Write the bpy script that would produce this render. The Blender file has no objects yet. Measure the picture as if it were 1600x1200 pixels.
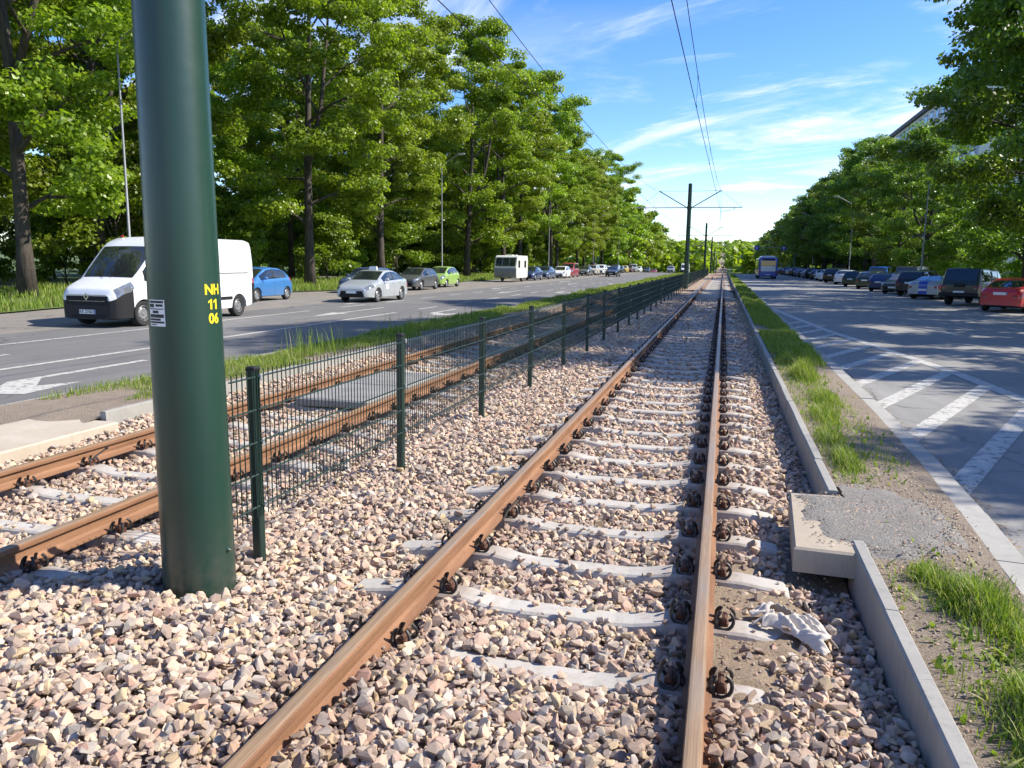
import bpy, bmesh, math, random
import numpy as np
from mathutils import Vector, Matrix
random.seed(7)
RNG = np.random.default_rng(11)
scene = bpy.context.scene
COL = scene.collection

# ---------------------------------------------------------------- camera
CAM = (0.0, 0.0, 1.867)
YAW, PITCH, ROLL = 0.264256, 0.156996, 0.012
cd = bpy.data.cameras.new('camera'); cam = bpy.data.objects.new('camera', cd); COL.objects.link(cam)
fw = Vector((-math.sin(YAW)*math.cos(PITCH), math.cos(YAW)*math.cos(PITCH), -math.sin(PITCH)))
r0 = Vector((math.cos(YAW), math.sin(YAW), 0)); u0 = r0.cross(fw)
rt = r0*math.cos(ROLL) + u0*math.sin(ROLL); up = -r0*math.sin(ROLL) + u0*math.cos(ROLL)
cam.matrix_world = Matrix(((rt.x, up.x, -fw.x, CAM[0]), (rt.y, up.y, -fw.y, CAM[1]), (rt.z, up.z, -fw.z, CAM[2]), (0, 0, 0, 1)))
cd.sensor_width = 36.0; cd.lens = 27.0; cd.clip_start = 0.05; cd.clip_end = 6000
scene.camera = cam

# ---------------------------------------------------------------- light
SUN_EL = math.radians(42); SUN_AZ = math.radians(75)       # azimuth clockwise from +Y (along the track)
sd = Vector((math.sin(SUN_AZ)*math.cos(SUN_EL), math.cos(SUN_AZ)*math.cos(SUN_EL), math.sin(SUN_EL)))
ld = bpy.data.lights.new('sun', 'SUN'); ld.energy = 4.3; ld.angle = math.radians(0.5); ld.color = (1.0, 0.93, 0.81)
lo = bpy.data.objects.new('sun', ld); COL.objects.link(lo)
lo.rotation_euler = (-sd).to_track_quat('-Z', 'Y').to_euler(); lo.location = sd*200

world = bpy.data.worlds.new('World'); scene.world = world; world.use_nodes = True
nt = world.node_tree; nt.nodes.clear()
def wn(t, **k):
    n = nt.nodes.new(t)
    for a, b in k.items(): setattr(n, a, b)
    return n
sky = wn('ShaderNodeTexSky', sky_type='NISHITA', sun_disc=False, sun_elevation=SUN_EL, sun_rotation=SUN_AZ,
         altitude=250, air_density=1.0, dust_density=0.05, ozone_density=4.0)
geo = wn('ShaderNodeTexCoord'); sep = wn('ShaderNodeSeparateXYZ'); nt.links.new(geo.outputs['Generated'], sep.inputs[0])
def wm(op, a, b=None, clamp=False):
    n = wn('ShaderNodeMath', operation=op, use_clamp=clamp)
    for i, v in enumerate((a, b)):
        if v is None: continue
        if isinstance(v, (int, float)): n.inputs[i].default_value = v
        else: nt.links.new(v, n.inputs[i])
    return n.outputs[0]
zc = wm('MAXIMUM', sep.outputs[2], 0.0)
den = wm('ADD', zc, 0.10)
px = wm('DIVIDE', sep.outputs[0], den); py = wm('DIVIDE', sep.outputs[1], den)
cmb = wn('ShaderNodeCombineXYZ'); nt.links.new(px, cmb.inputs[0]); nt.links.new(py, cmb.inputs[1])
def cloud_layer(rot, scl, nscale, detail, rough, lo_, hi_, loc=(0, 0, 0), dist=0.0):
    m = wn('ShaderNodeMapping', vector_type='TEXTURE'); m.inputs['Rotation'].default_value = (0, 0, rot); m.inputs['Scale'].default_value = scl
    m.inputs['Location'].default_value = loc
    nt.links.new(cmb.outputs[0], m.inputs[0])
    n = wn('ShaderNodeTexNoise'); n.inputs['Scale'].default_value = nscale; n.inputs['Detail'].default_value = detail
    n.inputs['Roughness'].default_value = rough; n.inputs['Distortion'].default_value = dist
    nt.links.new(m.outputs[0], n.inputs['Vector'])
    mr = wn('ShaderNodeMapRange'); mr.inputs['From Min'].default_value = lo_; mr.inputs['From Max'].default_value = hi_
    mr.interpolation_type = 'SMOOTHSTEP'
    nt.links.new(n.outputs[0], mr.inputs[0])
    return mr.outputs[0]
cir = cloud_layer(math.radians(-33), (2.7, 0.85, 1), 1.0, 8, 0.64, 0.48, 0.70, (1.1, 0.4, 0), 1.0)
veil = cloud_layer(math.radians(20), (2.0, 1.6, 1), 0.55, 4, 0.55, 0.44, 0.75, (1.7, 5.2, 0))
cum = cloud_layer(0.3, (1.9, 1.5, 1), 1.5, 8, 0.60, 0.50, 0.64, (0.6, 2.3, 0))
lowm = wn('ShaderNodeMapRange'); lowm.inputs['From Min'].default_value = 0.30; lowm.inputs['From Max'].default_value = 0.06
nt.links.new(zc, lowm.inputs[0])
cumf = wm('MULTIPLY', cum, lowm.outputs[0])
cirf = wm('ADD', wm('MULTIPLY', cir, 0.62), wm('MULTIPLY', wm('MULTIPLY', veil, cir), 0.35))
tot = wm('ADD', wm('MULTIPLY', cirf, 1.25), wm('MULTIPLY', cumf, 0.95), True)
hz = wn('ShaderNodeMapRange'); hz.inputs['From Min'].default_value = 0.16; hz.inputs['From Max'].default_value = 0.0
hz.inputs['To Max'].default_value = 0.12; nt.links.new(zc, hz.inputs[0])
tot2 = wm('MAXIMUM', tot, hz.outputs[0])
mixc = wn('ShaderNodeMix', data_type='RGBA'); nt.links.new(tot2, mixc.inputs[0]); hs = wn('ShaderNodeHueSaturation'); hs.inputs['Saturation'].default_value = 1.25; hs.inputs['Hue'].default_value = 0.513; nt.links.new(sky.outputs[0], hs.inputs['Color']); nt.links.new(hs.outputs[0], mixc.inputs[6])
mixc.inputs[7].default_value = (5.2, 5.35, 5.6, 1)
bg = wn('ShaderNodeBackground'); bg.inputs[1].default_value = 0.125; nt.links.new(mixc.outputs[2], bg.inputs[0])
wo = wn('ShaderNodeOutputWorld'); nt.links.new(bg.outputs[0], wo.inputs[0])

vs = scene.view_settings; vs.view_transform = 'Standard'; vs.look = 'None'; vs.gamma = 1.0; vs.exposure = 1.0; vs.use_curve_mapping = False
scene.cycles.max_bounces = 8; scene.cycles.diffuse_bounces = 4; scene.cycles.glossy_bounces = 3
scene.cycles.transmission_bounces = 4; scene.cycles.transparent_max_bounces = 8
scene.cycles.use_adaptive_sampling = True; scene.cycles.adaptive_threshold = 0.02
scene.cycles.use_denoising = True

# ---------------------------------------------------------------- helpers: materials
MATS = {}
def lin(c):   # a colour written as sRGB 0-255
    return tuple(((v/255)/12.92 if v/255 <= .04045 else ((v/255+.055)/1.055)**2.4) for v in c)
class NT:
    def __init__(s, name):
        s.m = bpy.data.materials.new(name); s.m.use_nodes = True; s.t = s.m.node_tree; s.t.nodes.clear()
        s.out = s.n('ShaderNodeOutputMaterial')
    def n(s, t, **k):
        x = s.t.nodes.new(t)
        for a, b in k.items(): setattr(x, a, b)
        return x
    def l(s, a, b): s.t.links.new(a, b)
    def noise(s, scale, detail=4, rough=.55, coord='Object', vec=None, mscale=None):
        x = s.n('ShaderNodeTexNoise'); x.inputs['Scale'].default_value = scale; x.inputs['Detail'].default_value = detail
        x.inputs['Roughness'].default_value = rough
        if vec is None: vec = s.coord(coord)
        if mscale:
            mp = s.n('ShaderNodeMapping'); mp.inputs['Scale'].default_value = mscale; s.l(vec, mp.inputs[0]); vec = mp.outputs[0]
        s.l(vec, x.inputs['Vector']); return x.outputs[0]
    def coord(s, c='Object'):
        if c == 'World':
            return s.n('ShaderNodeNewGeometry').outputs['Position']
        return s.n('ShaderNodeTexCoord').outputs[c]
    def ramp(s, f, stops, interp='LINEAR'):
        x = s.n('ShaderNodeValToRGB'); e = x.color_ramp.elements; x.color_ramp.interpolation = interp
        while len(e) < len(stops): e.new(0.5)
        for i, (p, c) in enumerate(stops):
            e[i].position = p; e[i].color = (*c, 1) if len(c) == 3 else c
        s.l(f, x.inputs[0]); return x.outputs[0]
    def mix(s, f, a, b, mode='MIX'):
        x = s.n('ShaderNodeMix', data_type='RGBA', blend_type=mode)
        for sock, v in ((x.inputs[0], f), (x.inputs[6], a), (x.inputs[7], b)):
            if isinstance(v, (int, float)): sock.default_value = v
            elif isinstance(v, tuple): sock.default_value = (*v, 1) if len(v) == 3 else v
            else: s.l(v, sock)
        return x.outputs[2]
    def math(s, op, a, b=0.0, clamp=False):
        x = s.n('ShaderNodeMath', operation=op, use_clamp=clamp)
        for i, v in enumerate((a, b)):
            if isinstance(v, (int, float)): x.inputs[i].default_value = v
            else: s.l(v, x.inputs[i])
        return x.outputs[0]
    def mr(s, f, a, b, c=0.0, d=1.0):
        x = s.n('ShaderNodeMapRange'); s.l(f, x.inputs[0])
        for i, v in zip((1, 2, 3, 4), (a, b, c, d)): x.inputs[i].default_value = v
        return x.outputs[0]
    def bump(s, h, strength=.4, dist=.01):
        x = s.n('ShaderNodeBump'); x.inputs['Strength'].default_value = strength; x.inputs['Distance'].default_value = dist
        s.l(h, x.inputs['Height']); return x.outputs[0]
    def bsdf(s, col, rough=.6, metal=0.0, normal=None, spec=None, **k):
        p = s.n('ShaderNodeBsdfPrincipled')
        for sock, v in (('Base Color', col), ('Roughness', rough), ('Metallic', metal)):
            if isinstance(v, (int, float)): p.inputs[sock].default_value = v
            elif isinstance(v, tuple): p.inputs[sock].default_value = (*v, 1)
            else: s.l(v, p.inputs[sock])
        if normal is not None: s.l(normal, p.inputs['Normal'])
        if spec is not None: p.inputs['Specular IOR Level'].default_value = spec
        for a, b in k.items(): p.inputs[a.replace('_', ' ')].default_value = b
        s.l(p.outputs[0], s.out.inputs[0]); return p
def simple(name, col, rough=.55, metal=0., var=.12, nscale=6, bump=0, bscale=60, **k):
    """plain paint/plastic/metal with a little mottling"""
    if name in MATS: return MATS[name]
    n = NT(name)
    f = n.noise(nscale, 5, .6)
    c = n.mix(f, tuple(v*(1-var) for v in col), tuple(min(1, v*(1+var)) for v in col))
    nm = n.bump(n.noise(bscale, 4), .3, bump) if bump else None
    n.bsdf(c, rough, metal, nm, **k); MATS[name] = n.m; return n.m

# ---------------------------------------------------------------- helpers: geometry
class MB:
    def __init__(s): s.v = []; s.f = []; s.mi = []
    def add(s, vs, fs, mi=0):
        o = len(s.v); s.v += [tuple(p) for p in vs]; s.f += [tuple(i+o for i in f) for f in fs]; s.mi += [mi]*len(fs); return s
    def box(s, x0, x1, y0, y1, z0, z1, bev=0.0, mi=0):
        if bev <= 0:
            vs = [(x, y, z) for z in (z0, z1) for y in (y0, y1) for x in (x0, x1)]
            return s.add(vs, [(0, 2, 3, 1), (4, 5, 7, 6), (0, 1, 5, 4), (2, 6, 7, 3), (0, 4, 6, 2), (1, 3, 7, 5)], mi)
        b = bev; rows = []
        for z, i in ((z0, b), (z0+b, 0), (z1-b, 0), (z1, b)):
            X0, X1, Y0, Y1 = x0+i, x1-i, y0+i, y1-i; c = b if i == 0 else b*.4
            rows.append([(X0+c, Y0, z), (X1-c, Y0, z), (X1, Y0+c, z), (X1, Y1-c, z), (X1-c, Y1, z), (X0+c, Y1, z), (X0, Y1-c, z), (X0, Y0+c, z)])
        vs = [p for r in rows for p in r]; fs = []
        for k in range(3):
            for i in range(8):
                j = (i+1) % 8; fs.append((k*8+i, k*8+j, k*8+8+j, k*8+8+i))
        fs.append(tuple(range(7, -1, -1))); fs.append(tuple(range(24, 32)))
        return s.add(vs, fs, mi)
    def tube(s, pts, rad, n=8, cap=True, mi=0, closed=False):
        pts = [Vector(p) for p in pts]; m = len(pts)
        rads = rad if hasattr(rad, '__len__') else [rad]*m
        vs = []; fs = []; prev = None
        for i, p in enumerate(pts):
            if closed: t = pts[(i+1) % m]-pts[i-1]
            else: t = pts[min(i+1, m-1)]-pts[max(i-1, 0)]
            if t.length < 1e-9: t = Vector((0, 0, 1))
            t.normalize()
            if prev is None:
                a = Vector((0, 0, 1)) if abs(t.z) < .9 else Vector((1, 0, 0)); prev = (a-t*a.dot(t)).normalized()
            else:
                prev = prev-t*prev.dot(t)
                prev = prev.normalized() if prev.length > 1e-6 else t.orthogonal().normalized()
            b = t.cross(prev)
            for k in range(n):
                an = 2*math.pi*k/n; vs.append(p+(prev*math.cos(an)+b*math.sin(an))*rads[i])
        for i in range(m if closed else m-1):
            for k in range(n):
                k2 = (k+1) % n; i2 = (i+1) % m
                fs.append((i*n+k, i*n+k2, i2*n+k2, i2*n+k))
        if cap and not closed:
            fs.append(tuple(range(n-1, -1, -1))); fs.append(tuple((m-1)*n+k for k in range(n)))
        return s.add(vs, fs, mi)
    def lathe(s, prof, c=(0, 0, 0), axis='Z', n=24, mi=0):
        vs = []; fs = []; m = len(prof)
        for k in range(n):
            an = 2*math.pi*k/n
            for r, h in prof:
                a, b = r*math.cos(an), r*math.sin(an)
                p = {'Z': (a, b, h), 'X': (h, a, b), 'Y': (b, h, a)}[axis]
                vs.append((p[0]+c[0], p[1]+c[1], p[2]+c[2]))
        for k in range(n):
            k2 = (k+1) % n
            for i in range(m-1): fs.append((k*m+i, k2*m+i, k2*m+i+1, k*m+i+1))
        return s.add(vs, fs, mi)
    def prism(s, poly, h0, h1, axis='Z', mi=0):
        n = len(poly)
        def P(a, b, h): return {'Z': (a, b, h), 'X': (h, a, b), 'Y': (a, h, b)}[axis]
        vs = [P(a, b, h0) for a, b in poly]+[P(a, b, h1) for a, b in poly]
        fs = [tuple(range(n-1, -1, -1)), tuple(range(n, 2*n))]+[(i, (i+1) % n, n+(i+1) % n, n+i) for i in range(n)]
        return s.add(vs, fs, mi)
    def mesh(s, name, mats=(), smooth=False, angle=None):
        me = bpy.data.meshes.new(name); me.from_pydata(s.v, [], s.f)
        for m in (mats if isinstance(mats, (list, tuple)) else [mats]): me.materials.append(m)
        if any(s.mi): me.polygons.foreach_set('material_index', s.mi)
        me.update()
        bm = bmesh.new(); bm.from_mesh(me); bmesh.ops.recalc_face_normals(bm, faces=bm.faces); bm.to_mesh(me); bm.free()
        if smooth: me.polygons.foreach_set('use_smooth', [True]*len(me.polygons))
        if angle: me.set_sharp_from_angle(angle=math.radians(angle))
        return me
    def obj(s, name, mats=(), parent=None, smooth=False, angle=None, **k):
        return put(name, s.mesh(name, mats, smooth, angle), parent, **k)
def put(name, me, parent=None, loc=None, rot=None, scale=None, label=None, cat=None, group=None, kind=None):
    o = bpy.data.objects.new(name, me); COL.objects.link(o)
    if parent is not None: o.parent = parent
    if loc is not None: o.location = loc
    if rot is not None: o.rotation_euler = rot if hasattr(rot, '__len__') else (0, 0, rot)
    if scale is not None: o.scale = scale if hasattr(scale, '__len__') else (scale,)*3
    if label: o['label'] = label
    if cat: o['category'] = cat
    if group: o['group'] = group
    if kind: o['kind'] = kind
    return o
def thing(name, label, cat, loc=(0, 0, 0), rz=0.0, group=None, scale=None):
    return put(name, None, None, loc, (0, 0, rz), scale, label, cat, group)
def np_mesh(name, V, Fq, mats=(), smooth=False, attrs=None):
    """big mesh from numpy arrays; Fq (n,3) or (n,4)"""
    me = bpy.data.meshes.new(name); V = np.asarray(V, np.float32); Fq = np.asarray(Fq, np.int32); k = Fq.shape[1]
    me.vertices.add(len(V)); me.vertices.foreach_set('co', V.ravel())
    me.loops.add(Fq.size); me.loops.foreach_set('vertex_index', Fq.ravel())
    me.polygons.add(len(Fq)); me.polygons.foreach_set('loop_start', np.arange(0, Fq.size, k, dtype=np.int32))
    try: me.polygons.foreach_set('loop_total', np.full(len(Fq), k, np.int32))
    except Exception: pass
    for m in (mats if isinstance(mats, (list, tuple)) else [mats]): me.materials.append(m)
    if smooth: me.polygons.foreach_set('use_smooth', np.ones(len(Fq), bool))
    for an, av in (attrs or {}).items():
        a = me.attributes.new(an, 'FLOAT', 'POINT'); a.data.foreach_set('value', np.asarray(av, np.float32))
    me.update(calc_edges=True); return me
def copy_tree(o, parent=None):
    c = o.copy(); COL.objects.link(c); c.parent = parent
    for ch in list(o.children): copy_tree(ch, c)
    return c
def _hash(ix, iy, s):
    h = (ix*374761393 + iy*668265263 + s*974634711) & 0xffffffff
    h = ((h ^ (h >> 13))*1274126177) & 0xffffffff
    return ((h ^ (h >> 16)) & 0xffff)/65535.0
def vnoise(x, y, s=0):
    x = np.asarray(x, float); y = np.asarray(y, float)
    ix = np.floor(x).astype(np.int64); iy = np.floor(y).astype(np.int64); fx = x-ix; fy = y-iy
    fx = fx*fx*(3-2*fx); fy = fy*fy*(3-2*fy)
    a = _hash(ix, iy, s); b = _hash(ix+1, iy, s); c = _hash(ix, iy+1, s); d = _hash(ix+1, iy+1, s)
    return (a*(1-fx)+b*fx)*(1-fy)+(c*(1-fx)+d*fx)*fy
def gz(Y):
    """long profile of the street: level, over a crest, into a dip and up a far hill"""
    Y = np.asarray(Y, float)
    a = np.clip((Y-165)/190, 0, 1); dip = -3.2*(a*a*(3-2*a))
    b = np.clip((Y-340)/1100, 0, 1); rise = 30*b**1.2
    return dip+rise
# ---------------------------------------------------------------- materials of the setting
def m_asphalt(name, c0, c1, warm=None):
    n = NT(name); pos = n.coord('World')
    f = n.noise(.35, 5, .6, vec=pos); g = n.noise(2.2, 6, .65, vec=pos, mscale=(1.6, .25, 1)); s = n.noise(160, 3, .8, vec=pos)
    c = n.mix(n.mr(f, .3, .7), c0, c1); c = n.mix(n.mr(g, .35, .75, 0, .75), c, tuple(v*.62 for v in c0))
    if warm: c = n.mix(n.mr(n.noise(.9, 5, .7, vec=pos), .48, .72), c, warm)
    c = n.mix(n.mr(s, .35, .75, 0, .5), c, tuple(v*1.9 for v in c1))
    v = n.n('ShaderNodeTexVoronoi', feature='DISTANCE_TO_EDGE'); v.inputs['Scale'].default_value = .32
    wv = n.n('ShaderNodeVectorMath', operation='ADD'); n.l(pos, wv.inputs[0])
    nz = n.n('ShaderNodeTexNoise'); nz.inputs['Scale'].default_value = 1.3; nz.inputs['Detail'].default_value = 6; n.l(pos, nz.inputs['Vector'])
    n.l(nz.outputs['Color'], wv.inputs[1]); n.l(wv.outputs[0], v.inputs['Vector'])
    crack = n.math('MULTIPLY', n.mr(v.outputs[0], .004, .012, 1, 0), n.mr(n.noise(.12, 3, vec=pos), .5, .6))
    c = n.mix(n.math('MULTIPLY', crack, .7), c, (.02, .02, .02))
    n.bsdf(c, n.mr(s, 0, 1, .72, .95), 0, n.bump(s, .5, .004)); return n.m
M_ROAD_L = m_asphalt('asphalt_grey', (.105, .102, .100), (.150, .146, .140))
M_ROAD_R = m_asphalt('asphalt_pale', (.165, .160, .150), (.245, .238, .222))
M_PARK = m_asphalt('asphalt_dusty', (.14, .13, .12), (.21, .19, .165), (.23, .185, .14))
def m_paint():
    n = NT('road_paint'); pos = n.coord('World'); f = n.noise(9, 7, .72, vec=pos); g = n.noise(90, 4, .8, vec=pos)
    w = n.math('ADD', n.mr(f, .38, .62), n.math('MULTIPLY', g, .35))
    c = n.mix(n.mr(w, .25, .62), (.19, .185, .175), (.47, .455, .415)); n.bsdf(c, .7, 0, n.bump(g, .4, .003)); return n.m
M_PAINT = m_paint()
def m_soil(name, a, b, grit, stain=0):
    n = NT(name); pos = n.coord('World'); f = n.noise(3, 6, .65, vec=pos); g = n.noise(70, 5, .75, vec=pos)
    c = n.mix(n.mr(f, .3, .7), a, b); c = n.mix(n.mr(g, .42, .72), c, grit); c = n.mix(n.mr(g, .5, .3, 0, .6), c, tuple(v*.4 for v in a))
    n.bsdf(c, .95, 0, n.bump(n.math('ADD', g, n.math('MULTIPLY', f, .8)), .9, .02)); return n.m
M_SOIL = m_soil('soil', (.17, .125, .085), (.27, .215, .155), (.36, .30, .24))
M_SAND = m_soil('sandy_soil', (.23, .165, .105), (.34, .25, .165), (.38, .30, .22))
M_GRIT = m_soil('grey_grit', (.16, .145, .125), (.24, .22, .195), (.38, .36, .33))
def m_lawn():
    n = NT('lawn'); pos = n.coord('World'); f = n.noise(.5, 5, .6, vec=pos); g = n.noise(14, 6, .75, vec=pos)
    c = n.mix(n.mr(f, .35, .65), (.055, .095, .018), (.095, .155, .03)); c = n.mix(n.mr(g, .5, .75), c, (.15, .19, .055))
    c = n.mix(n.mr(n.noise(.23, 4, vec=pos), .56, .7, 0, .7), c, (.16, .12, .075))
    n.bsdf(c, .9, 0, n.bump(g, 1, .05)); return n.m
M_LAWN = m_lawn()
def m_concrete(name, a, b, dark=.5, rough=.85, rusty=False):
    n = NT(name); pos = n.coord('World'); f = n.noise(2.4, 6, .65, vec=pos); g = n.noise(60, 5, .7, vec=pos); st = n.noise(5, 5, .7, vec=pos, mscale=(3, 3, .4))
    inf = n.n('ShaderNodeObjectInfo').outputs['Random']
    c = n.mix(n.mr(f, .3, .7), a, b); c = n.mix(n.mr(st, .52, .78, 0, .55), c, tuple(v*dark for v in a)); c = n.mix(n.mr(g, .55, .8, 0, .5), c, tuple(v*.55 for v in a))
    c = n.mix(n.mr(inf, 0, 1, 0, .4), c, tuple(v*.7 for v in b))
    if rusty:
        sx = n.n('ShaderNodeSeparateXYZ'); n.l(n.coord('Object'), sx.inputs[0]); d = n.math('ABSOLUTE', n.math('SUBTRACT', n.math('ABSOLUTE', sx.outputs[0]), .7525))
        c = n.mix(n.math('MULTIPLY', n.mr(d, .06, .34, 1, 0), n.mr(st, .3, .7, .25, .85)), c, lin((118, 86, 64))); c = n.mix(n.mr(n.noise(14, 5, .7, vec=pos), .5, .75, 0, .6), c, lin((150, 132, 112)))
    n.bsdf(c, rough, 0, n.bump(g, .35, .004)); return n.m
M_CONC = m_concrete('concrete', (.27, .26, .235), (.355, .34, .31))
M_KERB = m_concrete('kerb_concrete', (.31, .295, .265), (.40, .385, .35))
M_SLEEPER = m_concrete('sleeper_concrete', (.40, .37, .325), (.51, .48, .435), .6, .9, True)
M_SLAB = m_concrete('slab_concrete', (.33, .27, .20), (.44, .375, .29), .6)
M_TANSLAB = m_concrete('tan_slab', (.42, .35, .26), (.52, .46, .37), .7)
M_PANEL = m_concrete('panel_concrete', (.20, .195, .185), (.33, .32, .30), .4)
def m_stone(name, voronoi=False):
    n = NT(name); inf = n.n('ShaderNodeObjectInfo').outputs['Random']
    pal = [(0, lin((126, 106, 94))), (.12, lin((158, 136, 118))), (.26, lin((186, 158, 134))), (.38, lin((202, 176, 150))), (.5, lin((156, 146, 136))), (.6, lin((192, 150, 124))), (.70, lin((212, 192, 166))), (.79, lin((190, 164, 120))), (.86, lin((146, 140, 132))), (.94, lin((204, 190, 174))), (1, lin((162, 116, 94)))]
    if voronoi:
        pos = n.coord('World'); v = n.n('ShaderNodeTexVoronoi'); v.inputs['Scale'].default_value = 20; n.l(pos, v.inputs['Vector'])
        s = n.n('ShaderNodeSeparateColor'); n.l(v.outputs['Color'], s.inputs[0])
        c = n.ramp(s.outputs[0], pal); c = n.mix(n.mr(v.outputs['Distance'], .35, .8, 0, .75), c, (.07, .055, .045))
        nm = n.bump(v.outputs['Distance'], -1.0, .04); f = n.noise(40, 4, vec=pos)
        vv = n.n('ShaderNodeBump'); vv.invert = True; vv.inputs['Strength'].default_value = 1; vv.inputs['Distance'].default_value = .035; n.l(v.outputs['Distance'], vv.inputs['Height']); nm = vv.outputs[0]
    else:
        c = n.ramp(inf, pal); f = n.noise(30, 5, .7); g = n.noise(140, 3, .7)
        c = n.mix(n.mr(f, .4, .75, 0, .5), c, lin((206, 196, 186))); c = n.mix(n.mr(g, .55, .75, 0, .35), c, lin((110, 92, 84)))
        nm = n.bump(n.math('ADD', f, n.math('MULTIPLY', g, .4)), .5, .006)
        sx = n.n('ShaderNodeSeparateXYZ'); n.l(n.coord('World'), sx.inputs[0]); near = None
        for T in (-0.7675, -4.7525):
            d = n.math('ABSOLUTE', n.math('SUBTRACT', n.math('ABSOLUTE', n.math('SUBTRACT', sx.outputs[0], T)), .7525))
            w = n.mr(d, .10, .42, 1, 0); near = w if near is None else n.math('MAXIMUM', near, w)
        c = n.mix(n.math('MULTIPLY', near, n.mr(n.noise(3.5, 4, .6, vec=n.coord('World')), .35, .65, .1, .6)), c, lin((112, 80, 60)))
    n.bsdf(c, .88, 0, nm, .3); return n.m
M_STONE = m_stone('ballast_stone'); M_BED = m_stone('ballast_far', True)
def m_rust():
    n = NT('rust'); pos = n.coord('World'); f = n.noise(7, 6, .65, vec=pos, mscale=(1, .18, 2.5)); g = n.noise(120, 4, .7, vec=pos)
    c = n.mix(n.mr(f, .3, .7), lin((108, 77, 57)), lin((150, 112, 84))); c = n.mix(n.mr(g, .5, .75, 0, .6), c, lin((84, 54, 38)))
    n.bsdf(c, .72, .0, n.bump(g, .3, .002), .3); return n.m
def m_railtop():
    n = NT('rail_running_surface'); pos = n.coord('World'); f = n.noise(30, 5, .7, vec=pos, mscale=(6, .12, 1)); g = n.noise(4, 4, vec=pos, mscale=(1, .4, 1))
    c = n.mix(n.mr(f, .3, .7), lin((140, 112, 84)), lin((184, 154, 120))); c = n.mix(n.mr(g, .45, .7, 0, .6), c, lin((150, 140, 128)))
    n.bsdf(c, .48, .35, None); return n.m
M_RUST = m_rust(); M_RTOP = m_railtop()
M_CLIP = simple('spring_steel', (.035, .03, .027), .5, .3, .4, 40)
M_SHOULDER = simple('rusty_iron', lin((84, 54, 38)), .8, .1, .4, 60)

# ---------------------------------------------------------------- the ground and its strips
YS = np.concatenate([np.arange(-12, 60, 1.0), np.arange(60, 200, 4.0), np.arange(200, 460, 12.0), np.arange(460, 1600, 40.0)])
def strip(name, x0, x1, z, mat, ys=YS, nx=1, kind='structure', parent=None, label=None):
    """a ribbon along the street; x0/x1/z may depend on y"""
    F = lambda a: (a(ys) if callable(a) else np.full(len(ys), float(a)))
    X0, X1 = F(x0), F(x1); V = []
    for k in range(nx+1):
        t = k/nx; X = X0*(1-t)+X1*t
        Z = z(X, ys) if callable(z) else np.full(len(ys), float(z))
        V.append(np.stack([X, ys, Z+gz(ys)], 1))
    V = np.concatenate(V); n = len(ys); f = []
    for k in range(nx):
        a = np.arange(n-1)+k*n; f.append(np.stack([a, a+n, a+n+1, a+1], 1))
    o = put(name, np_mesh(name, V, np.concatenate(f), mat, True), parent, kind=kind if parent is None else None)
    if label: o['label'] = label
    return o
# the big terrain sheet, reaching the horizon, with the wooded hill far down the street
gx = np.concatenate([[-3000, -1500, -800, -400], np.arange(-240, 241, 60), [400, 800, 1500, 3000]])
gy = np.concatenate([[-1500, -500, -100], np.arange(-12, 500, 20), np.arange(520, 1600, 60), [1800, 2200, 3000, 4500]])
GX, GY = np.meshgrid(gx, gy, indexing='ij')
GZ = gz(GY)-.5
V = np.stack([GX.ravel(), GY.ravel(), GZ.ravel()], 1); ni, nj = len(gx), len(gy)
fi = [(i*nj+j, (i+1)*nj+j, (i+1)*nj+j+1, i*nj+j+1) for i in range(ni-1) for j in range(nj-1)]
put('ground', np_mesh('ground', V, fi, M_LAWN, True), kind='structure')

wav = lambda ys, a, s, seed: a*(vnoise(ys*s, ys*0+3, seed)-.5)
edgeL = lambda ys: -23.6+wav(ys, 1.6, .35, 4)
strip('lawn_left', -400, lambda ys: edgeL(ys)+.25, lambda X, Y: .05+.14*np.clip((-24.2-X)/3, 0, 1), M_LAWN, nx=12)
strip('parking_strip_left', lambda ys: edgeL(ys)-.6, -16.7, .0, M_PARK, ys=YS[YS < 300])
YRD = YS[YS < 300]
roadL = strip('road_left', -16.72, -8.18, .004, M_ROAD_L, ys=YRD)
strip('path_in_park', -40.5, -37.5, .215, M_KERB, ys=YRD)
roadR = strip('road_right', 1.75, 10.0, .004, M_ROAD_R, nx=4, ys=YRD)
strip('parking_area_right', 9.98, 16.9, .0, M_ROAD_R, ys=YRD)
strip('pavement_right', 17.0, 20.5, .12, M_CONC, ys=YRD)
strip('lawn_right', 20.4, 400, .1, M_LAWN, nx=8)
def vergeR_z(X, Y): return .165+.02*(vnoise(X*5, Y*5, 2)-.5)-.03*np.clip((X-1.3)/.5, 0, 1)
kerbR_x = lambda Y: np.interp(Y, [-12, 2, 4.3, 6.0, 7.6, 10, 15.6, 20, 1600], [1.50, 1.53, 1.61, 1.72, 1.79, 1.84, 1.86, 1.84, 1.84])
YN = np.concatenate([np.arange(-6, 20, .12), YS[YS > 20]])
strip('verge_right', .93, lambda ys: kerbR_x(ys)+.01, vergeR_z, M_SOIL, ys=YN, nx=10)
strip('verge_left', -8.1, -6.49, lambda X, Y: .135+.03*(vnoise(X*3, Y*3, 5)-.5)*np.clip((Y-5.5), 0, 1)-.12*np.clip((6.7-Y)/1.2, 0, 1), M_SOIL, ys=YN, nx=8)

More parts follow.
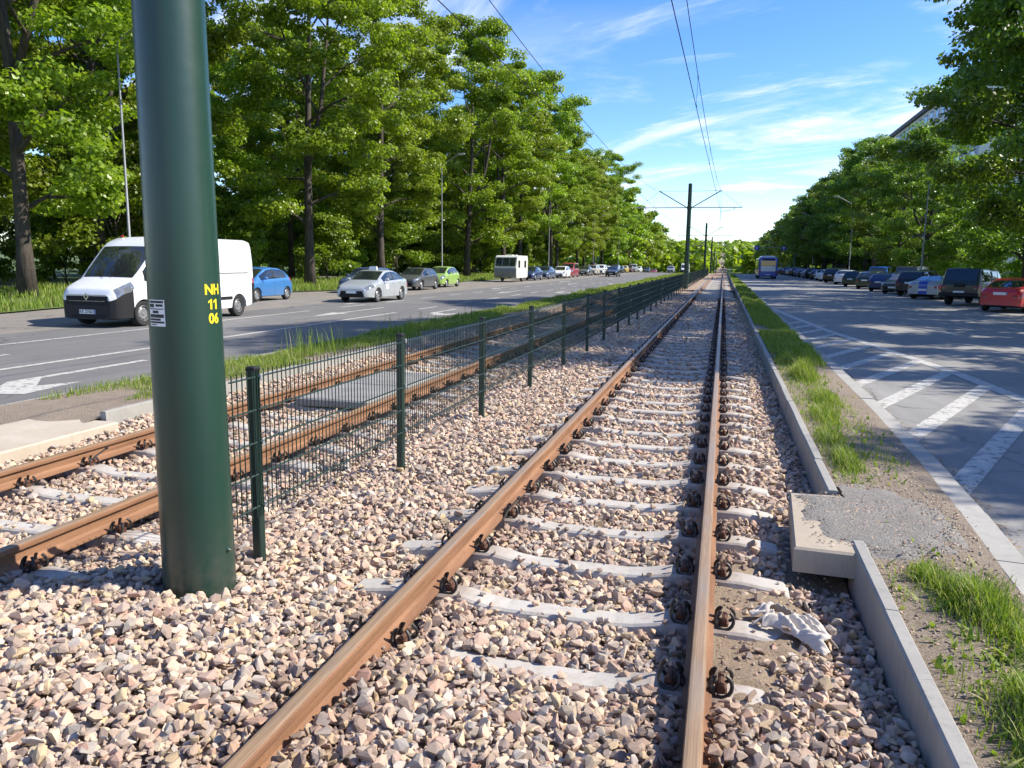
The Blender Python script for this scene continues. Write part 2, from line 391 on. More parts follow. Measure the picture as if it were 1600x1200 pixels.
# ballast bed
SLEEP_R0, SLEEP_DY = 2.59, 0.67
TR, TL = -0.7675, -4.7525            # track centre lines
def bz(X, Y):
    X = np.asarray(X, float); Y = np.asarray(Y, float)
    z = .025*(vnoise(X*2.1, Y*2.1, 1)-.5)+.02*(vnoise(X*6, Y*6, 8)-.5)
    for T in (TR, TL):
        d = np.abs(X-T); inside = np.clip((1.42-d)/.3, 0, 1)
        z = z-.034*inside-.020*np.clip((.55-d)/.2, 0, 1)
    front = np.clip((3.85-Y+.35*(vnoise(X*2, Y, 91)-.5))/.9, 0, 1)+.30*np.clip((2.9-Y)/.6, 0, 1); z = z+.088*front*np.clip((.9-X)/.6, .25, 1)
    z = z-.05*np.clip((X-.5)/.25, 0, 1)*np.clip((Y-2.8)/.6, 0, 1)
    hol = np.clip(1-(((X-.68)/.30)**2+((Y-4.4)/.62)**2), 0, 1); z = z-.045*hol
    z = z+.05*np.clip((-5.9-X)/.4, 0, 1)
    return z
bx = np.arange(-6.46, .90, .16); by = np.concatenate([np.arange(-12, 1, .5), np.arange(1, 30, .14), np.arange(30, 60, .5)])
BX, BY = np.meshgrid(bx, by, indexing='ij'); BZ = bz(BX, BY)-.045
V = np.stack([BX.ravel(), BY.ravel(), BZ.ravel()], 1); ni, nj = len(bx), len(by)
ii, jj = np.meshgrid(np.arange(ni-1), np.arange(nj-1), indexing='ij'); a = (ii*nj+jj).ravel()
put('ballast_bed', np_mesh('ballast_bed', V, np.stack([a, a+nj, a+nj+1, a+1], 1), M_BED, True), kind='structure')
strip('ballast_bed_far', lambda ys: -6.46+1.2*np.clip((ys-250)/100, 0, 1), .88, lambda X, Y: -.01+0*X-.03*(np.abs(X-TR) < 1.2), M_BED, ys=YS[YS >= 59], nx=10)

# ---------------------------------------------------------------- road markings
def marking(pts, name, parent, z=.009):
    m = MB(); m.add([(x, y, z+float(gz(y))) for x, y in pts], [tuple(range(len(pts)))]); return m.obj(name, M_PAINT, parent)
def line(x0, y0, x1, y1, w, name, parent, z=.009):
    d = Vector((x1-x0, y1-y0)).normalized(); nrm = Vector((-d.y, d.x))*w/2; n = max(1, int(abs(y1-y0)/6)) if abs(y1-y0) > 40 else 1
    m = MB(); vs = []; fs = []
    for i in range(n+1):
        t = i/n; x = x0+(x1-x0)*t; y = y0+(y1-y0)*t; zz = z+float(gz(y)); vs += [(x-nrm.x, y-nrm.y, zz), (x+nrm.x, y+nrm.y, zz)]
    for i in range(n): fs.append((2*i, 2*i+2, 2*i+3, 2*i+1))
    m.add(vs, fs); return m.obj(name, M_PAINT, parent)
line(-14.75, -10, -14.75, 25.6, .13, 'lane_line', roadL); line(-11.5, -10, -11.5, 26.1, .15, 'lane_line', roadL)
for X, y0, per in ((-14.75, 28.1, 4.25), (-11.5, 28.3, 4.6)):
    y = y0
    while y < 140: line(X, y, X, y+2.1, .14, 'lane_dash', roadL); y += per
def arrow(x, y, name='lane_arrow'):      # straight on, towards the viewer
    marking([(x, y), (x+.36, y+2.1), (x+.075, y+2.0), (x+.075, y+5.7), (x-.075, y+5.7), (x-.075, y+2.0), (x-.36, y+2.1)], name, roadL)
def turn_arrow(x, y):
    marking([(x-.08, y+3.9), (x-.08, y+1.1), (x+.38, y+.45), (x+.28, y+.1), (x+1.05, y+.35), (x+.9, y+1.5), (x+.62, y+.95), (x+.08, y+1.55), (x+.08, y+3.9)], 'turn_arrow', roadL)
for y in (5.9, 23, 45, 67, 92): arrow(-13.17, y)
for y in (7.9, 25.2, 47, 70): turn_arrow(-10.2, y)
for y in (30, 52, 76): arrow(-15.7, y)
H = [(4.32, -2), (4.30, 9), (4.24, 12.4), (4.12, 15.1), (3.57, 19.7), (2.97, 24.5), (2.33, 32.9), (2.1, 36)]
hx = lambda Y: np.interp(Y, [p[1] for p in H], [p[0] for p in H])
m = MB(); vs = []
for Y in np.linspace(-2, 35, 60):
    x = float(hx(Y)); vs += [(x-.12, Y, .0095), (x+.12, Y, .0095)]
m.add(vs, [(2*i, 2*i+2, 2*i+3, 2*i+1) for i in range(59)]); m.obj('hatch_border', M_PAINT, roadR)
y = -4.6
while y < 27:
    t = 0.0; P = []
    for off in (0, .52):
        xs = 2.06; ys0 = y+off
        tt = np.linspace(0, 6, 200); xx = xs+tt*.455; yy = ys0+tt
        k = int(np.argmax(xx > hx(yy)-.13)) or 199
        P.append(((xs, ys0), (float(xx[k]), float(yy[k]))))
    if P[0][1][0]-2.06 > .12:
        marking([P[0][0], P[0][1], P[1][1], P[1][0]], 'hatch_stripe', roadR)
    y += 1.92
y = 23.7
while y < 150:
    x = 6.33-.05*min(y-24, 14); line(x, y, x-.03, y+2.3, .12, 'lane_dash', roadR); y += 6.9
y = 10.0
while y < 110: line(8.85, y, 8.85, y+1.3, .12, 'parking_dash', roadR); y += 2.1

# ---------------------------------------------------------------- kerbs and edgings, stone by stone
def stones(name, label, cat, xf, width, ztop, zbot, y0, y1, ln, mat, chamf, near=62):
    t = thing(name, label, cat, (float(xf(y0)), y0, 0)); y = y0; i = 0; far = MB()
    while y < y1:
        e = min(y+ln, y1); x = float(xf((y+e)/2)); dx = float(xf(e)-xf(y)); zz = ztop+random.uniform(-.006, .006); dd = random.uniform(-.006, .006)
        poly = [(-width/2, zbot), (-width/2, zz-chamf), (-width/2+chamf, zz), (width/2-chamf*.6, zz), (width/2, zz-chamf*.6), (width/2, zbot)]
        L2 = (e-y)/2-.003
        m = MB() if y < near else far
        o = len(m.v); yc = (y+e)/2; g = float(gz(yc))
        vs = [(px_, -L2+.003*(k in (1, 2)), pz) for k, (px_, pz) in enumerate(poly)]+[(px_, L2, pz) for px_, pz in poly]
        s = dx/(e-y)
        if y < near:
            m.add(vs, [(5, 4, 3, 2, 1, 0), (6, 7, 8, 9, 10, 11)]+[(k, (k+1) % 6, 6+(k+1) % 6, 6+k) for k in range(6)])
            m.obj(name+'_stone' if name == 'kerb' else 'edging_stone', mat, t, loc=(x-float(xf(y0))+dd, yc-y0, 0), rot=(random.uniform(-.004, .004), random.uniform(-.02, .02), -math.atan(s)))
        else:
            m.add([(a_+x-float(xf(y0)), b_+yc-y0, c_+g) for a_, b_, c_ in vs], [(5, 4, 3, 2, 1, 0), (6, 7, 8, 9, 10, 11)]+[(k, (k+1) % 6, 6+(k+1) % 6, 6+k) for k in range(6)])
        y = e; i += 1
    if far.v: far.obj('far_stones', mat, t, kind='stuff')
    return t
cst = lambda v: (lambda Y: np.asarray(Y, float)*0+v)
stones('edging_wall', 'thin grey concrete edging wall beside the crumbled end of the slab, nearest the white rag', 'edging', cst(.885), .075, .205, -.35, -3.07, 4.93, 1.0, M_CONC, .012)
stones('edging_wall', 'thin grey concrete edging wall between the ballast and the grass strip with hatched road beyond', 'edging', cst(.885), .075, .205, -.35, 6.0, 150, 1.0, M_CONC, .012)
stones('edging_wall', 'thin grey concrete edging wall behind the fenced track, along the weedy verge', 'edging', cst(-6.46), .08, .21, -.3, 6.78, 150, 1.0, M_CONC, .012)
stones('kerb', 'pale concrete kerb of the road with the white hatching', 'kerb', lambda Y: kerbR_x(Y)+.10, .20, .13, -.25, -4, 150, 1.0, M_KERB, .02)
stones('kerb', 'pale concrete kerb of the road where the van and taxi drive', 'kerb', cst(-8.14), .15, .125, -.25, 6.1, 150, 1.0, M_KERB, .02)
stones('kerb', 'kerb between the pavement and the angled parking under the trees', 'kerb', cst(16.95), .15, .14, -.2, -4, 150, 2.0, M_KERB, .02, near=40)
# ---------------------------------------------------------------- track: sleepers, clips, rails
def sleeper_mesh():
    S = [(-1.25, -.045, .115, .15), (-1.22, -.015, .125, .155), (-.98, .016, .085, .15), (-.56, .018, .085, .15), (-.40, -.012, .075, .135), (-.30, -.022, .07, .13), (.30, -.022, .07, .13), (.40, -.012, .075, .135), (.56, .018, .085, .15), (.98, .016, .085, .15), (1.22, -.015, .125, .155), (1.25, -.045, .115, .15)]
    S = [(x, z, min(wt, .078), wb) for x, z, wt, wb in S]
    m = MB(); vs = []; fs = []
    for x, z, wt, wb in S:
        vs += [(x, -wb, -.19), (x, -wt-.008, z-.012), (x, -wt+.006, z), (x, wt-.006, z), (x, wt+.008, z-.012), (x, wb, -.19)]
    for i in range(len(S)-1):
        for k in range(5): a = i*6+k; fs.append((a, a+1, a+7, a+6))
    fs += [(0, 1, 2, 3, 4, 5), tuple(len(S)*6-6+k for k in range(5, -1, -1))]
    m.add(vs, fs); return m.mesh('sleeper', M_SLEEPER)
ME_SL = sleeper_mesh()
def clip_mesh():
    m = MB()
    for sy in (-1, 1):
        pts = []
        for k in range(15):
            a = math.radians(-150+k*300/14)
            pts.append((.052+.046*math.sin(a), sy*(.046+.014*math.cos(a)), .050-.046*math.cos(a)))
        pts = [(.0, sy*.035, .022)]+pts
        m.tube(pts, .0088, 6)
    m.tube([(-.002, -.036, .022), (-.010, -.018, .020), (-.010, .018, .020), (-.002, .036, .022)], .0078, 6)
    m.box(.024, .076, -.026, .026, -.03, .034, .008, mi=1)
    m.tube([(.052, -.055, .046), (.052, .055, .046)], .014, 8, mi=1)
    return m.mesh('rail_clip', [M_CLIP, M_SHOULDER], True, 40)
ME_CLIP = clip_mesh()
HALF = .7525
def build_sleepers(T, y0, n, nclip, label, group, spots=None):
    for i in range(n):
        y = y0+i*SLEEP_DY; j = random.uniform(-.012, .012)
        s = put('sleeper', ME_SL, None, (T+random.uniform(-.01, .01), y+j, random.uniform(-.006, .004)+float(gz(y))), (0, 0, random.uniform(-.008, .008)), None, label, 'sleeper', group)
        if i < nclip:
            for r in (-HALF, HALF):
                for sd_ in (-1, 1):
                    c = put('rail_clip', ME_CLIP, s, (r+sd_*.060, random.uniform(-.006, .006), .012), (random.uniform(-.06, .06), random.uniform(-.08, .08), (0 if sd_ > 0 else math.pi)+random.uniform(-.1, .1)))
build_sleepers(TR, SLEEP_R0, 160, 62, 'pale concrete sleeper of the open track between fence and right kerb', 'sleepers of the open track')
build_sleepers(TL, 2.80, 140, 46, 'pale concrete sleeper of the track behind the mesh fence', 'sleepers of the fenced track')

def rail_profile():
    h = [(.0625, 0), (.0625, .011), (.022, .025), (.0075, .042), (.0075, .098), (.012, .106), (.0335, .112), (.035, .122), (.0345, .138), (.030, .146), (.018, .149)]
    return h+[(-x, z) for x, z in h[::-1]]
RP = rail_profile(); YR = np.concatenate([np.arange(-10, 145, 5.0), np.arange(145, 460, 12.0), np.arange(460, 1400, 40.0)])
def rail(X, label):
    m = MB(); n = len(RP); vs = []
    for y in YR: vs += [(x, float(y), z+float(gz(y))) for x, z in RP]
    fs = []; mi = []
    for i in range(len(YR)-1):
        for k in range(n):
            k2 = (k+1) % n; fs.append((i*n+k, i*n+k2, (i+1)*n+k2, (i+1)*n+k)); mi.append(1 if k in (9, 10, 11) else 0)
    m.add(vs, fs); m.mi = mi
    m.add([vs[k] for k in range(n)], [tuple(range(n))])
    return m.obj('rail', [M_RUST, M_RTOP], None, loc=(X, 0, .021), label=label, cat='rail')
rail(TR-HALF, 'rusty rail of the open track on the fence side, sunlit orange web')
rail(TR+HALF, 'rusty rail of the open track beside the right-hand edging and the white rag')
rail(TL-HALF, 'rusty rail of the fenced track on the side of the weedy verge')
rail(TL+HALF, 'rusty rail of the fenced track, directly behind the mesh fence')
# loose spike-like steel bars left at two clips, and joint straps
def bar(pts, r, lab, loc): 
    m = MB(); m.tube(pts, r, 8); m.tube([Vector(pts[0])-(Vector(pts[1])-Vector(pts[0])).normalized()*.004, Vector(pts[0])+(Vector(pts[1])-Vector(pts[0])).normalized()*.018], r*1.7, 6)
    return m.obj('steel_bar', M_CLIP, None, True, 40, loc=loc, label=lab, cat='bar')
bar([(.03, .10, .11), (-.02, -.02, .05), (-.035, -.12, .0)], .008, 'dark steel bar leaning through a clip on the web of the open track rail', (-1.415, 5.27, .02))
bar([(.06, .14, .13), (.01, .0, .05), (-.01, -.08, .0)], .008, 'dark steel bar leaning through a clip on the fenced track rail by the tan slab', (-5.415, 5.5, .02))

# ---------------------------------------------------------------- slabs and panel
m = MB(); P = [(.565, 5.93), (.50, 4.74), (.93, 4.72), (1.02, 5.96)]
vs = [(x, y, z) for z in (.03, .172, .186) for x, y in P]
vs[8:12] = [(.575, 5.915, .186), (.512, 4.752, .186), (.925, 4.735, .186), (1.01, 5.95, .186)]
m.add(vs, [(3, 2, 1, 0), (8, 9, 10, 11)]+[(k*4+i, k*4+(i+1) % 4, k*4+4+(i+1) % 4, k*4+4+i) for k in range(2) for i in range(4)])
m.obj('concrete_slab', M_SLAB, None, label='brownish concrete duct slab with grey grit on it, jutting over the ballast', cat='slab')
m = MB(); m.box(-7.25, -6.20, 3.2, 6.72, -.2, .12, .015)
m.obj('concrete_slab', M_TANSLAB, None, label='tan concrete slab beside the fenced track, before the weedy verge', cat='slab')
m = MB()
for k in range(2): m.box(-5.27, -4.25, 8.72+k*1.3, 9.99+k*1.3, .0, .112, .02)
m.obj('crossing_panel', M_PANEL, None, label='grey worn crossing panel lying between the rails behind the fence', cat='panel')
# broad old kerb block at the very left
m = MB(); m.add([(-8.9, 2.0, .02), (-7.9, 2.0, .16), (-7.6, 2.0, .16), (-7.6, 6.05, .14), (-7.95, 6.05, .14), (-8.35, 6.05, .02), (-8.9, 2.0, -.2), (-7.6, 2.0, -.2), (-7.6, 6.05, -.2), (-8.35, 6.05, -.2)],
               [(0, 1, 4, 5), (1, 2, 3, 4), (2, 7, 8, 3), (3, 8, 9, 5, 4), (0, 5, 9, 6), (0, 6, 7, 2, 1)])
m.obj('ramp_kerb', M_KERB, None, label='broad sloping pale concrete kerb block before the weedy verge', cat='kerb')

# sandy patch by the near rail and gravelled soil near the slab
def mound(name, x0, x1, y0, y1, f, mat, step=.035):
    xs = np.arange(x0, x1, step); ys = np.arange(y0, y1, step); X, Y = np.meshgrid(xs, ys, indexing='ij'); Z = f(X, Y)
    ni, nj = X.shape; ii, jj = np.meshgrid(np.arange(ni-1), np.arange(nj-1), indexing='ij'); a = (ii*nj+jj).ravel()
    F = np.stack([a, a+nj, a+nj+1, a+1], 1); zz = Z.ravel(); F = F[zz[F].min(1) > -.5]
    return put(name, np_mesh(name, np.stack([X.ravel(), Y.ravel(), zz], 1), F, mat, True), kind='structure')
def sand_amt(X, Y):
    e = 1-(((X-.20)/.36)**2+((Y-4.05)/.88)**2)+.9*(vnoise(X*6, Y*6, 21)-.5)+.5*(vnoise(X*17, Y*17, 22)-.5)
    return e
mound('sand_patch', .03, .845, 2.9, 5.1, lambda X, Y: bz(X, Y)-.035+.047*np.clip(sand_amt(X, Y)*2, 0, 1)+.012*(vnoise(X*30, Y*30, 3)-.5), M_SAND)
mound('grit_patch', .55, 1.60, 4.3, 6.9, lambda X, Y: np.where((X < .925) & ((Y < 4.78) | (Y > 5.88)), -2, 0)+.182+.016*np.clip((1-(((X-1.04)/.44)**2+((Y-5.55)/.72)**2)+.6*(vnoise(X*7, Y*7, 31)-.5))*4, -5, 1)+.006*vnoise(X*40, Y*40, 5), M_GRIT, .03)

# ---------------------------------------------------------------- ballast stones
def rock_mesh(i):
    r = random.Random(100+i); bm = bmesh.new()
    sx, sy, sz = r.uniform(.85, 1.3), r.uniform(.7, 1.0), r.uniform(.42, .72)
    for k in range(r.randint(13, 18)):
        v = Vector((r.gauss(0, 1), r.gauss(0, 1), r.gauss(0, 1))).normalized(); q = max(abs(v.x), abs(v.y), abs(v.z)); v = v*((1/q)**.55)*r.uniform(.86, 1.0); bm.verts.new((v.x*sx, v.y*sy, v.z*sz))
    bmesh.ops.rotate(bm, verts=bm.verts, matrix=Matrix.Rotation(r.uniform(0, 3), 3, 'Z') @ Matrix.Rotation(r.uniform(-.5, .5), 3, 'X'))
    res = bmesh.ops.convex_hull(bm, input=bm.verts)
    bmesh.ops.delete(bm, geom=[g for g in res['geom_interior'] if isinstance(g, bmesh.types.BMVert)], context='VERTS')
    me = bpy.data.meshes.new('stone'); bm.to_mesh(me); bm.free(); me.materials.append(M_STONE); return me
ROCKS = [rock_mesh(i) for i in range(16)]
rock_col = bpy.data.collections.new('stone_shapes')
for i, me in enumerate(ROCKS): rock_col.objects.link(bpy.data.objects.new('stone_shape_%02d' % i, me))
def scatter_object(name, P, rot, scl, idx, coll, label, cat):
    me = bpy.data.meshes.new(name); me.vertices.add(len(P)); me.vertices.foreach_set('co', np.asarray(P, np.float32).ravel())
    a = me.attributes.new('rot', 'FLOAT_VECTOR', 'POINT'); a.data.foreach_set('vector', np.asarray(rot, np.float32).ravel())
    a = me.attributes.new('scl', 'FLOAT_VECTOR', 'POINT'); a.data.foreach_set('vector', np.asarray(scl, np.float32).ravel())
    a = me.attributes.new('idx', 'INT', 'POINT'); a.data.foreach_set('value', np.asarray(idx, np.int32))
    o = put(name, me, label=label, cat=cat, kind='stuff')
    g = bpy.data.node_groups.new(name+'_nodes', 'GeometryNodeTree')
    g.interface.new_socket('Geometry', in_out='INPUT', socket_type='NodeSocketGeometry'); g.interface.new_socket('Geometry', in_out='OUTPUT', socket_type='NodeSocketGeometry')
    gi = g.nodes.new('NodeGroupInput'); go = g.nodes.new('NodeGroupOutput'); ins = g.nodes.new('GeometryNodeInstanceOnPoints'); ci = g.nodes.new('GeometryNodeCollectionInfo')
    ci.inputs['Collection'].default_value = coll; ci.inputs['Separate Children'].default_value = True; ci.inputs['Reset Children'].default_value = True
    def na(nm, t):
        x = g.nodes.new('GeometryNodeInputNamedAttribute'); x.data_type = t; x.inputs['Name'].default_value = nm; return x.outputs['Attribute']
    L = g.links.new
    L(gi.outputs[0], ins.inputs['Points']); L(ci.outputs[0], ins.inputs['Instance']); ins.inputs['Pick Instance'].default_value = True
    L(na('idx', 'INT'), ins.inputs['Instance Index'])
    e2r = g.nodes.new('FunctionNodeEulerToRotation'); L(na('rot', 'FLOAT_VECTOR'), e2r.inputs[0]); L(e2r.outputs[0], ins.inputs['Rotation'])
    L(na('scl', 'FLOAT_VECTOR'), ins.inputs['Scale']); L(ins.outputs[0], go.inputs[0])
    md = o.modifiers.new('scatter', 'NODES'); md.node_group = g
    return o
def jitter_grid(x0, x1, y0, y1, d):
    X, Y = np.meshgrid(np.arange(x0, x1, d), np.arange(y0, y1, d), indexing='ij')
    X = X.ravel()+RNG.uniform(-.5, .5, X.size)*d; Y = Y.ravel()+RNG.uniform(-.5, .5, Y.size)*d
    return X, Y
def sleeper_near(Y, y0):
    k = np.round((Y-y0)/SLEEP_DY); return np.abs(Y-(y0+k*SLEEP_DY)), k
PX, PY, PS = [], [], []
for (ya, yb, d, s0, s1) in ((.4, 6, .0315, .012, .037), (6, 12, .038, .016, .038), (12, 24, .054, .023, .044), (24, 46, .085, .034, .064)):
    X, Y = jitter_grid(-6.40, .84, ya, yb, d)
    if ya < 6:
        vis = X > -1.6*Y-1.2; X, Y = X[vis], Y[vis]
    S = s0+(s1-s0)*RNG.random(len(X))**1.35
    PX.append(X); PY.append(Y); PS.append(S)
    X2, Y2 = jitter_grid(-6.40, .84, ya, yb, d*2.3)      # a second, looser layer on top
    if ya < 6:
        vis = X2 > -1.6*Y2-1.2; X2, Y2 = X2[vis], Y2[vis]
    PX.append(X2); PY.append(Y2); PS.append(-(s0*1.25+(s1-s0)*RNG.random(len(X2))**1.2))
PX = np.concatenate(PX); PY = np.concatenate(PY); PS = np.concatenate(PS)
top = PS < 0; PS = np.abs(PS)
keep = np.ones(len(PX), bool)
for T, y0 in ((TR, SLEEP_R0), (TL, 2.80)):
    d, k = sleeper_near(PY, y0); on = (np.abs(PX-T) < 1.25) & (d < .070+PS*.35)
    z_s = bz(PX, PY)
    buried = z_s > .025
    keep &= ~(on & ~buried & (RNG.random(len(PX)) > .035))
    for r in (-HALF, HALF):
        dr = np.abs(PX-T-r); keep &= ~(dr < .040+PS*.55)
        keep &= ~((dr < .078+PS*.5) & (z_s < .03) & (RNG.random(len(PX)) > .25))
        keep &= ~((dr < .16) & (d < .11) & (z_s < .06) & (RNG.random(len(PX)) > .06))
keep &= ~((np.hypot(PX+2.83, PY-3.56) < .215+PS*.6))
keep &= ~((PX > .47) & (PY > 4.70) & (PY < 5.98) & (PX < 1.1))
keep &= ~((PX < -6.17) & (PY < 6.75))
keep &= ~((PX > -5.33) & (PX < -4.17) & (PY > 8.70) & (PY < 11.34))
sa = sand_amt(PX, PY); keep &= ~((sa > .12) & (PX > .03) & (RNG.random(len(PX)) > .10+.25*top))
PX, PY, PS, top = PX[keep], PY[keep], PS[keep], top[keep]
PZ = bz(PX, PY)+RNG.normal(0, .006, len(PX))-.012+np.where(top, .012+PS*.42, 0)
onsl = np.zeros(len(PX), bool)
for T, y0 in ((TR, SLEEP_R0), (TL, 2.80)):
    d, k = sleeper_near(PY, y0); on = (np.abs(PX-T) < 1.25) & (d < .085) & (bz(PX, PY) < .025); onsl |= on
dT = np.minimum(np.abs(PX-TR), np.abs(PX-TL)); zsl = np.interp(dT, [0, .3, .4, .56, .98, 1.22, 1.25], [-.022, -.022, -.012, .018, .016, -.015, -.045])
PZ = np.where(onsl, np.maximum(zsl+PS*.38, np.where(PZ > zsl+PS, PZ, -1)), PZ)
N = len(PX)
ROT = np.stack([RNG.normal(0, .42, N), RNG.normal(0, .42, N), RNG.uniform(0, 6.283, N)], 1)
SC = PS[:, None]*RNG.uniform(.85, 1.15, (N, 3)); IDX = RNG.integers(0, len(ROCKS), N)
P3 = np.stack([PX, PY, PZ], 1)
# the 300 that show largest are things of their own
dist = np.hypot(PX, PY); infr = (PY*1.0 > 1.95) & (PX > -1.12*PY) & (PX < .36*PY+.2) & (top | onsl)
score = np.where(infr, PS/np.maximum(dist, .3), 0); big = np.argsort(-score)[:300]
mask = np.ones(N, bool); mask[big] = False
for i in big:
    put('ballast_stone', ROCKS[IDX[i]], None, tuple(P3[i]), tuple(ROT[i]), tuple(SC[i]), 'angular pinkish grey ballast stone lying loose on top of the near trackbed', 'stone', 'loose ballast stones on the near trackbed')
scatter_object('ballast', P3[mask], ROT[mask], SC[mask], IDX[mask], rock_col, 'pinkish grey crushed stone ballast filling the tracks', 'ballast')
# fine grit: on the slab, the verge and in the sand
GXs = np.concatenate([RNG.normal(1.1, .25, 1500), RNG.uniform(.94, 1.7, 2600), RNG.uniform(.05, .8, 260)])
GYs = np.concatenate([RNG.normal(5.55, .38, 1500), RNG.uniform(2.0, 9.5, 2600), RNG.uniform(3.1, 4.9, 260)])
GZs = np.concatenate([np.full(1500, .198), vergeR_z(GXs[1500:4100], GYs[1500:4100])+.004, bz(GXs[4100:], GYs[4100:])+.018])
ok = (GXs < kerbR_x(GYs)) & ~((GXs < .93) & (GYs < 4.72) & (GZs > .1)) ; ok &= ~((GXs < .60) & (GZs > .1))
ok &= ~((GZs > .19) & ((GYs > 5.98) | (GYs < 4.75)) )
GXs, GYs, GZs = GXs[ok], GYs[ok], GZs[ok]; n = len(GXs)
scatter_object('grit', np.stack([GXs, GYs, GZs], 1), np.stack([RNG.normal(0, .5, n), RNG.normal(0, .5, n), RNG.uniform(0, 6.28, n)], 1), (RNG.uniform(.004, .011, n)[:, None]*np.ones((1, 3))), RNG.integers(0, 16, n), rock_col, 'fine grey grit scattered over the slab and the bare verge soil', 'grit')
# ---------------------------------------------------------------- mesh fence
M_GREEN = simple('dark_green_coating', (.012, .040, .026), .42, .0, .25, 9, spec=.5)
M_FENCE = simple('fence_green', (.014, .034, .026), .45, .1, .2, 30)
M_BLACK = simple('black_plastic', (.012, .012, .013), .5)
M_ZINC = simple('zinc', (.42, .43, .43), .45, .6, .2, 20)
FX = -2.72
FY = [4.03, 6.22, 8.69, 11.1]+[11.1+2.5*k for k in range(1, 56)]
fence = thing('mesh_fence', 'dark green welded mesh fence with square posts between the two tracks', 'fence', (FX, FY[0], 0))
def post_mesh():
    m = MB(); m.box(-.03, .03, -.03, .03, -.3, 1.215, .006); m.box(-.033, .033, -.033, .033, 1.205, 1.235, .006, mi=1)
    for z in (.37, .77, 1.17): m.box(.028, .046, .012, .034, z-.018, z+.018, .003, mi=2)
    return m.mesh('fence_post', [M_FENCE, M_BLACK, M_ZINC])
ME_POST = post_mesh()
ME_PANEL = {}
def panel_mesh(L):
    key = round(L, 2)
    if key in ME_PANEL: return ME_PANEL[key]
    m = MB(); x = .042
    n = int(L/.05)
    for k in range(n+1):
        y = k*.05; r = .0027
        m.add([(x-r, y-r, .30), (x+r, y-r, .30), (x+r, y+r, .30), (x-r, y+r, .30), (x-r, y-r, 1.212), (x+r, y-r, 1.212), (x+r, y+r, 1.212), (x-r, y+r, 1.212)],
              [(0, 1, 5, 4), (1, 2, 6, 5), (2, 3, 7, 6), (3, 0, 4, 7), (4, 5, 6, 7)])
    for z in (.37, .57, .77, .97, 1.17):
        for dx in (-.006, .006):
            m.tube([(x+dx, -.02, z), (x+dx, L*.5, z), (x+dx, L-.02, z)], .0042, 4)
    ME_PANEL[key] = m.mesh('mesh_panel', M_FENCE); return ME_PANEL[key]
for i, y in enumerate(FY):
    g = float(gz(y))
    put('fence_post', ME_POST, fence, (random.uniform(-.012, .012), y-FY[0], g+random.uniform(-.012, .012)), (random.uniform(-.008, .008), random.uniform(-.01, .01), random.uniform(-.05, .05)))
    if i+1 < len(FY):
        put('mesh_panel', panel_mesh(FY[i+1]-y), fence, (0, y-FY[0], g), (random.uniform(-.002, .002), 0, 0))
put('mesh_panel', panel_mesh(.25), fence, (0, -.27, 0))

# ---------------------------------------------------------------- overhead line masts
def m_pole():
    n = NT('mast_green'); pos = n.coord('World'); f = n.noise(1.2, 5, .6, vec=pos, mscale=(1, 1, .5)); g = n.noise(26, 6, .75, vec=pos); d = n.noise(9, 5, .8, vec=pos, mscale=(1, 1, 2.2))
    c = n.mix(n.mr(f, .35, .65), (.007, .034, .022), (.010, .042, .028)); c = n.mix(n.mr(g, .70, .80, 0, .30), c, (.10, .13, .11)); c = n.mix(n.mr(d, .66, .8, 0, .12), c, (.09, .12, .10))
    zz = n.n('ShaderNodeSeparateXYZ'); n.l(pos, zz.inputs[0])
    c = n.mix(n.math('MULTIPLY', n.mr(zz.outputs[2], .02, .55, 1, 0), n.mr(n.noise(11, 6, .75, vec=pos), .38, .68, .05, .75)), c, (.075, .072, .058))
    sc = n.noise(7, 8, .8, vec=pos, mscale=(2.5, 2.5, .5)); c = n.mix(n.mr(sc, .70, .74, 0, .35), c, (.12, .16, .14))
    n.bsdf(c, n.mr(d, .3, .7, .36, .46), 0, n.bump(n.noise(5, 2, .5, vec=pos), .03, .004), .5, Coat_Weight=.25, Coat_Roughness=.2); return n.m
M_POLE = m_pole()
M_YEL = simple('yellow_film', (.80, .62, .02), .5, 0, .05, 30)
M_WHITE = simple('white_film', (.75, .76, .75), .5, 0, .06, 20)
M_INK = simple('black_ink', (.02, .02, .022), .6)
def text_mesh(txt, size, bold=0.0, align='CENTER'):
    cu = bpy.data.curves.new('txt', 'FONT'); cu.body = txt; cu.size = size; cu.align_x = align; cu.align_y = 'CENTER'; cu.offset = bold; cu.resolution_u = 3
    ob = bpy.data.objects.new('txt', cu); COL.objects.link(ob); bpy.context.view_layer.update()
    me = bpy.data.meshes.new_from_object(ob.evaluated_get(bpy.context.evaluated_depsgraph_get()))
    bpy.data.objects.remove(ob); bpy.data.curves.remove(cu); return me
def wrap(me, R, phi0, z0, mat, parent, name):
    bm = bmesh.new(); bm.from_mesh(me); bmesh.ops.triangulate(bm, faces=bm.faces)
    bmesh.ops.subdivide_edges(bm, edges=[e for e in bm.edges if e.calc_length() > .03], cuts=2)
    for v in bm.verts:
        a = phi0+v.co.x/R; z = z0+v.co.y; v.co = ((R+.0015)*math.cos(a), (R+.0015)*math.sin(a), z)
    bm.to_mesh(me); bm.free(); me.materials.clear(); me.materials.append(mat); return put(name, me, parent)
def ones_mesh():
    m = MB(); h = .027; w = .0065
    for cx in (-.017, .019): m.add([(cx-w, -h, 0), (cx+w, -h, 0), (cx+w, h, 0), (cx-w*.2, h, 0), (cx-w*3, h*.58, 0), (cx-w*3, h*.22, 0), (cx-w, h*.44, 0)], [(0, 1, 2, 6), (2, 3, 6), (3, 4, 5, 6)])
    return m.mesh('number_lettering')
Rz = lambda z: .196-.0070*z
MX = -2.806
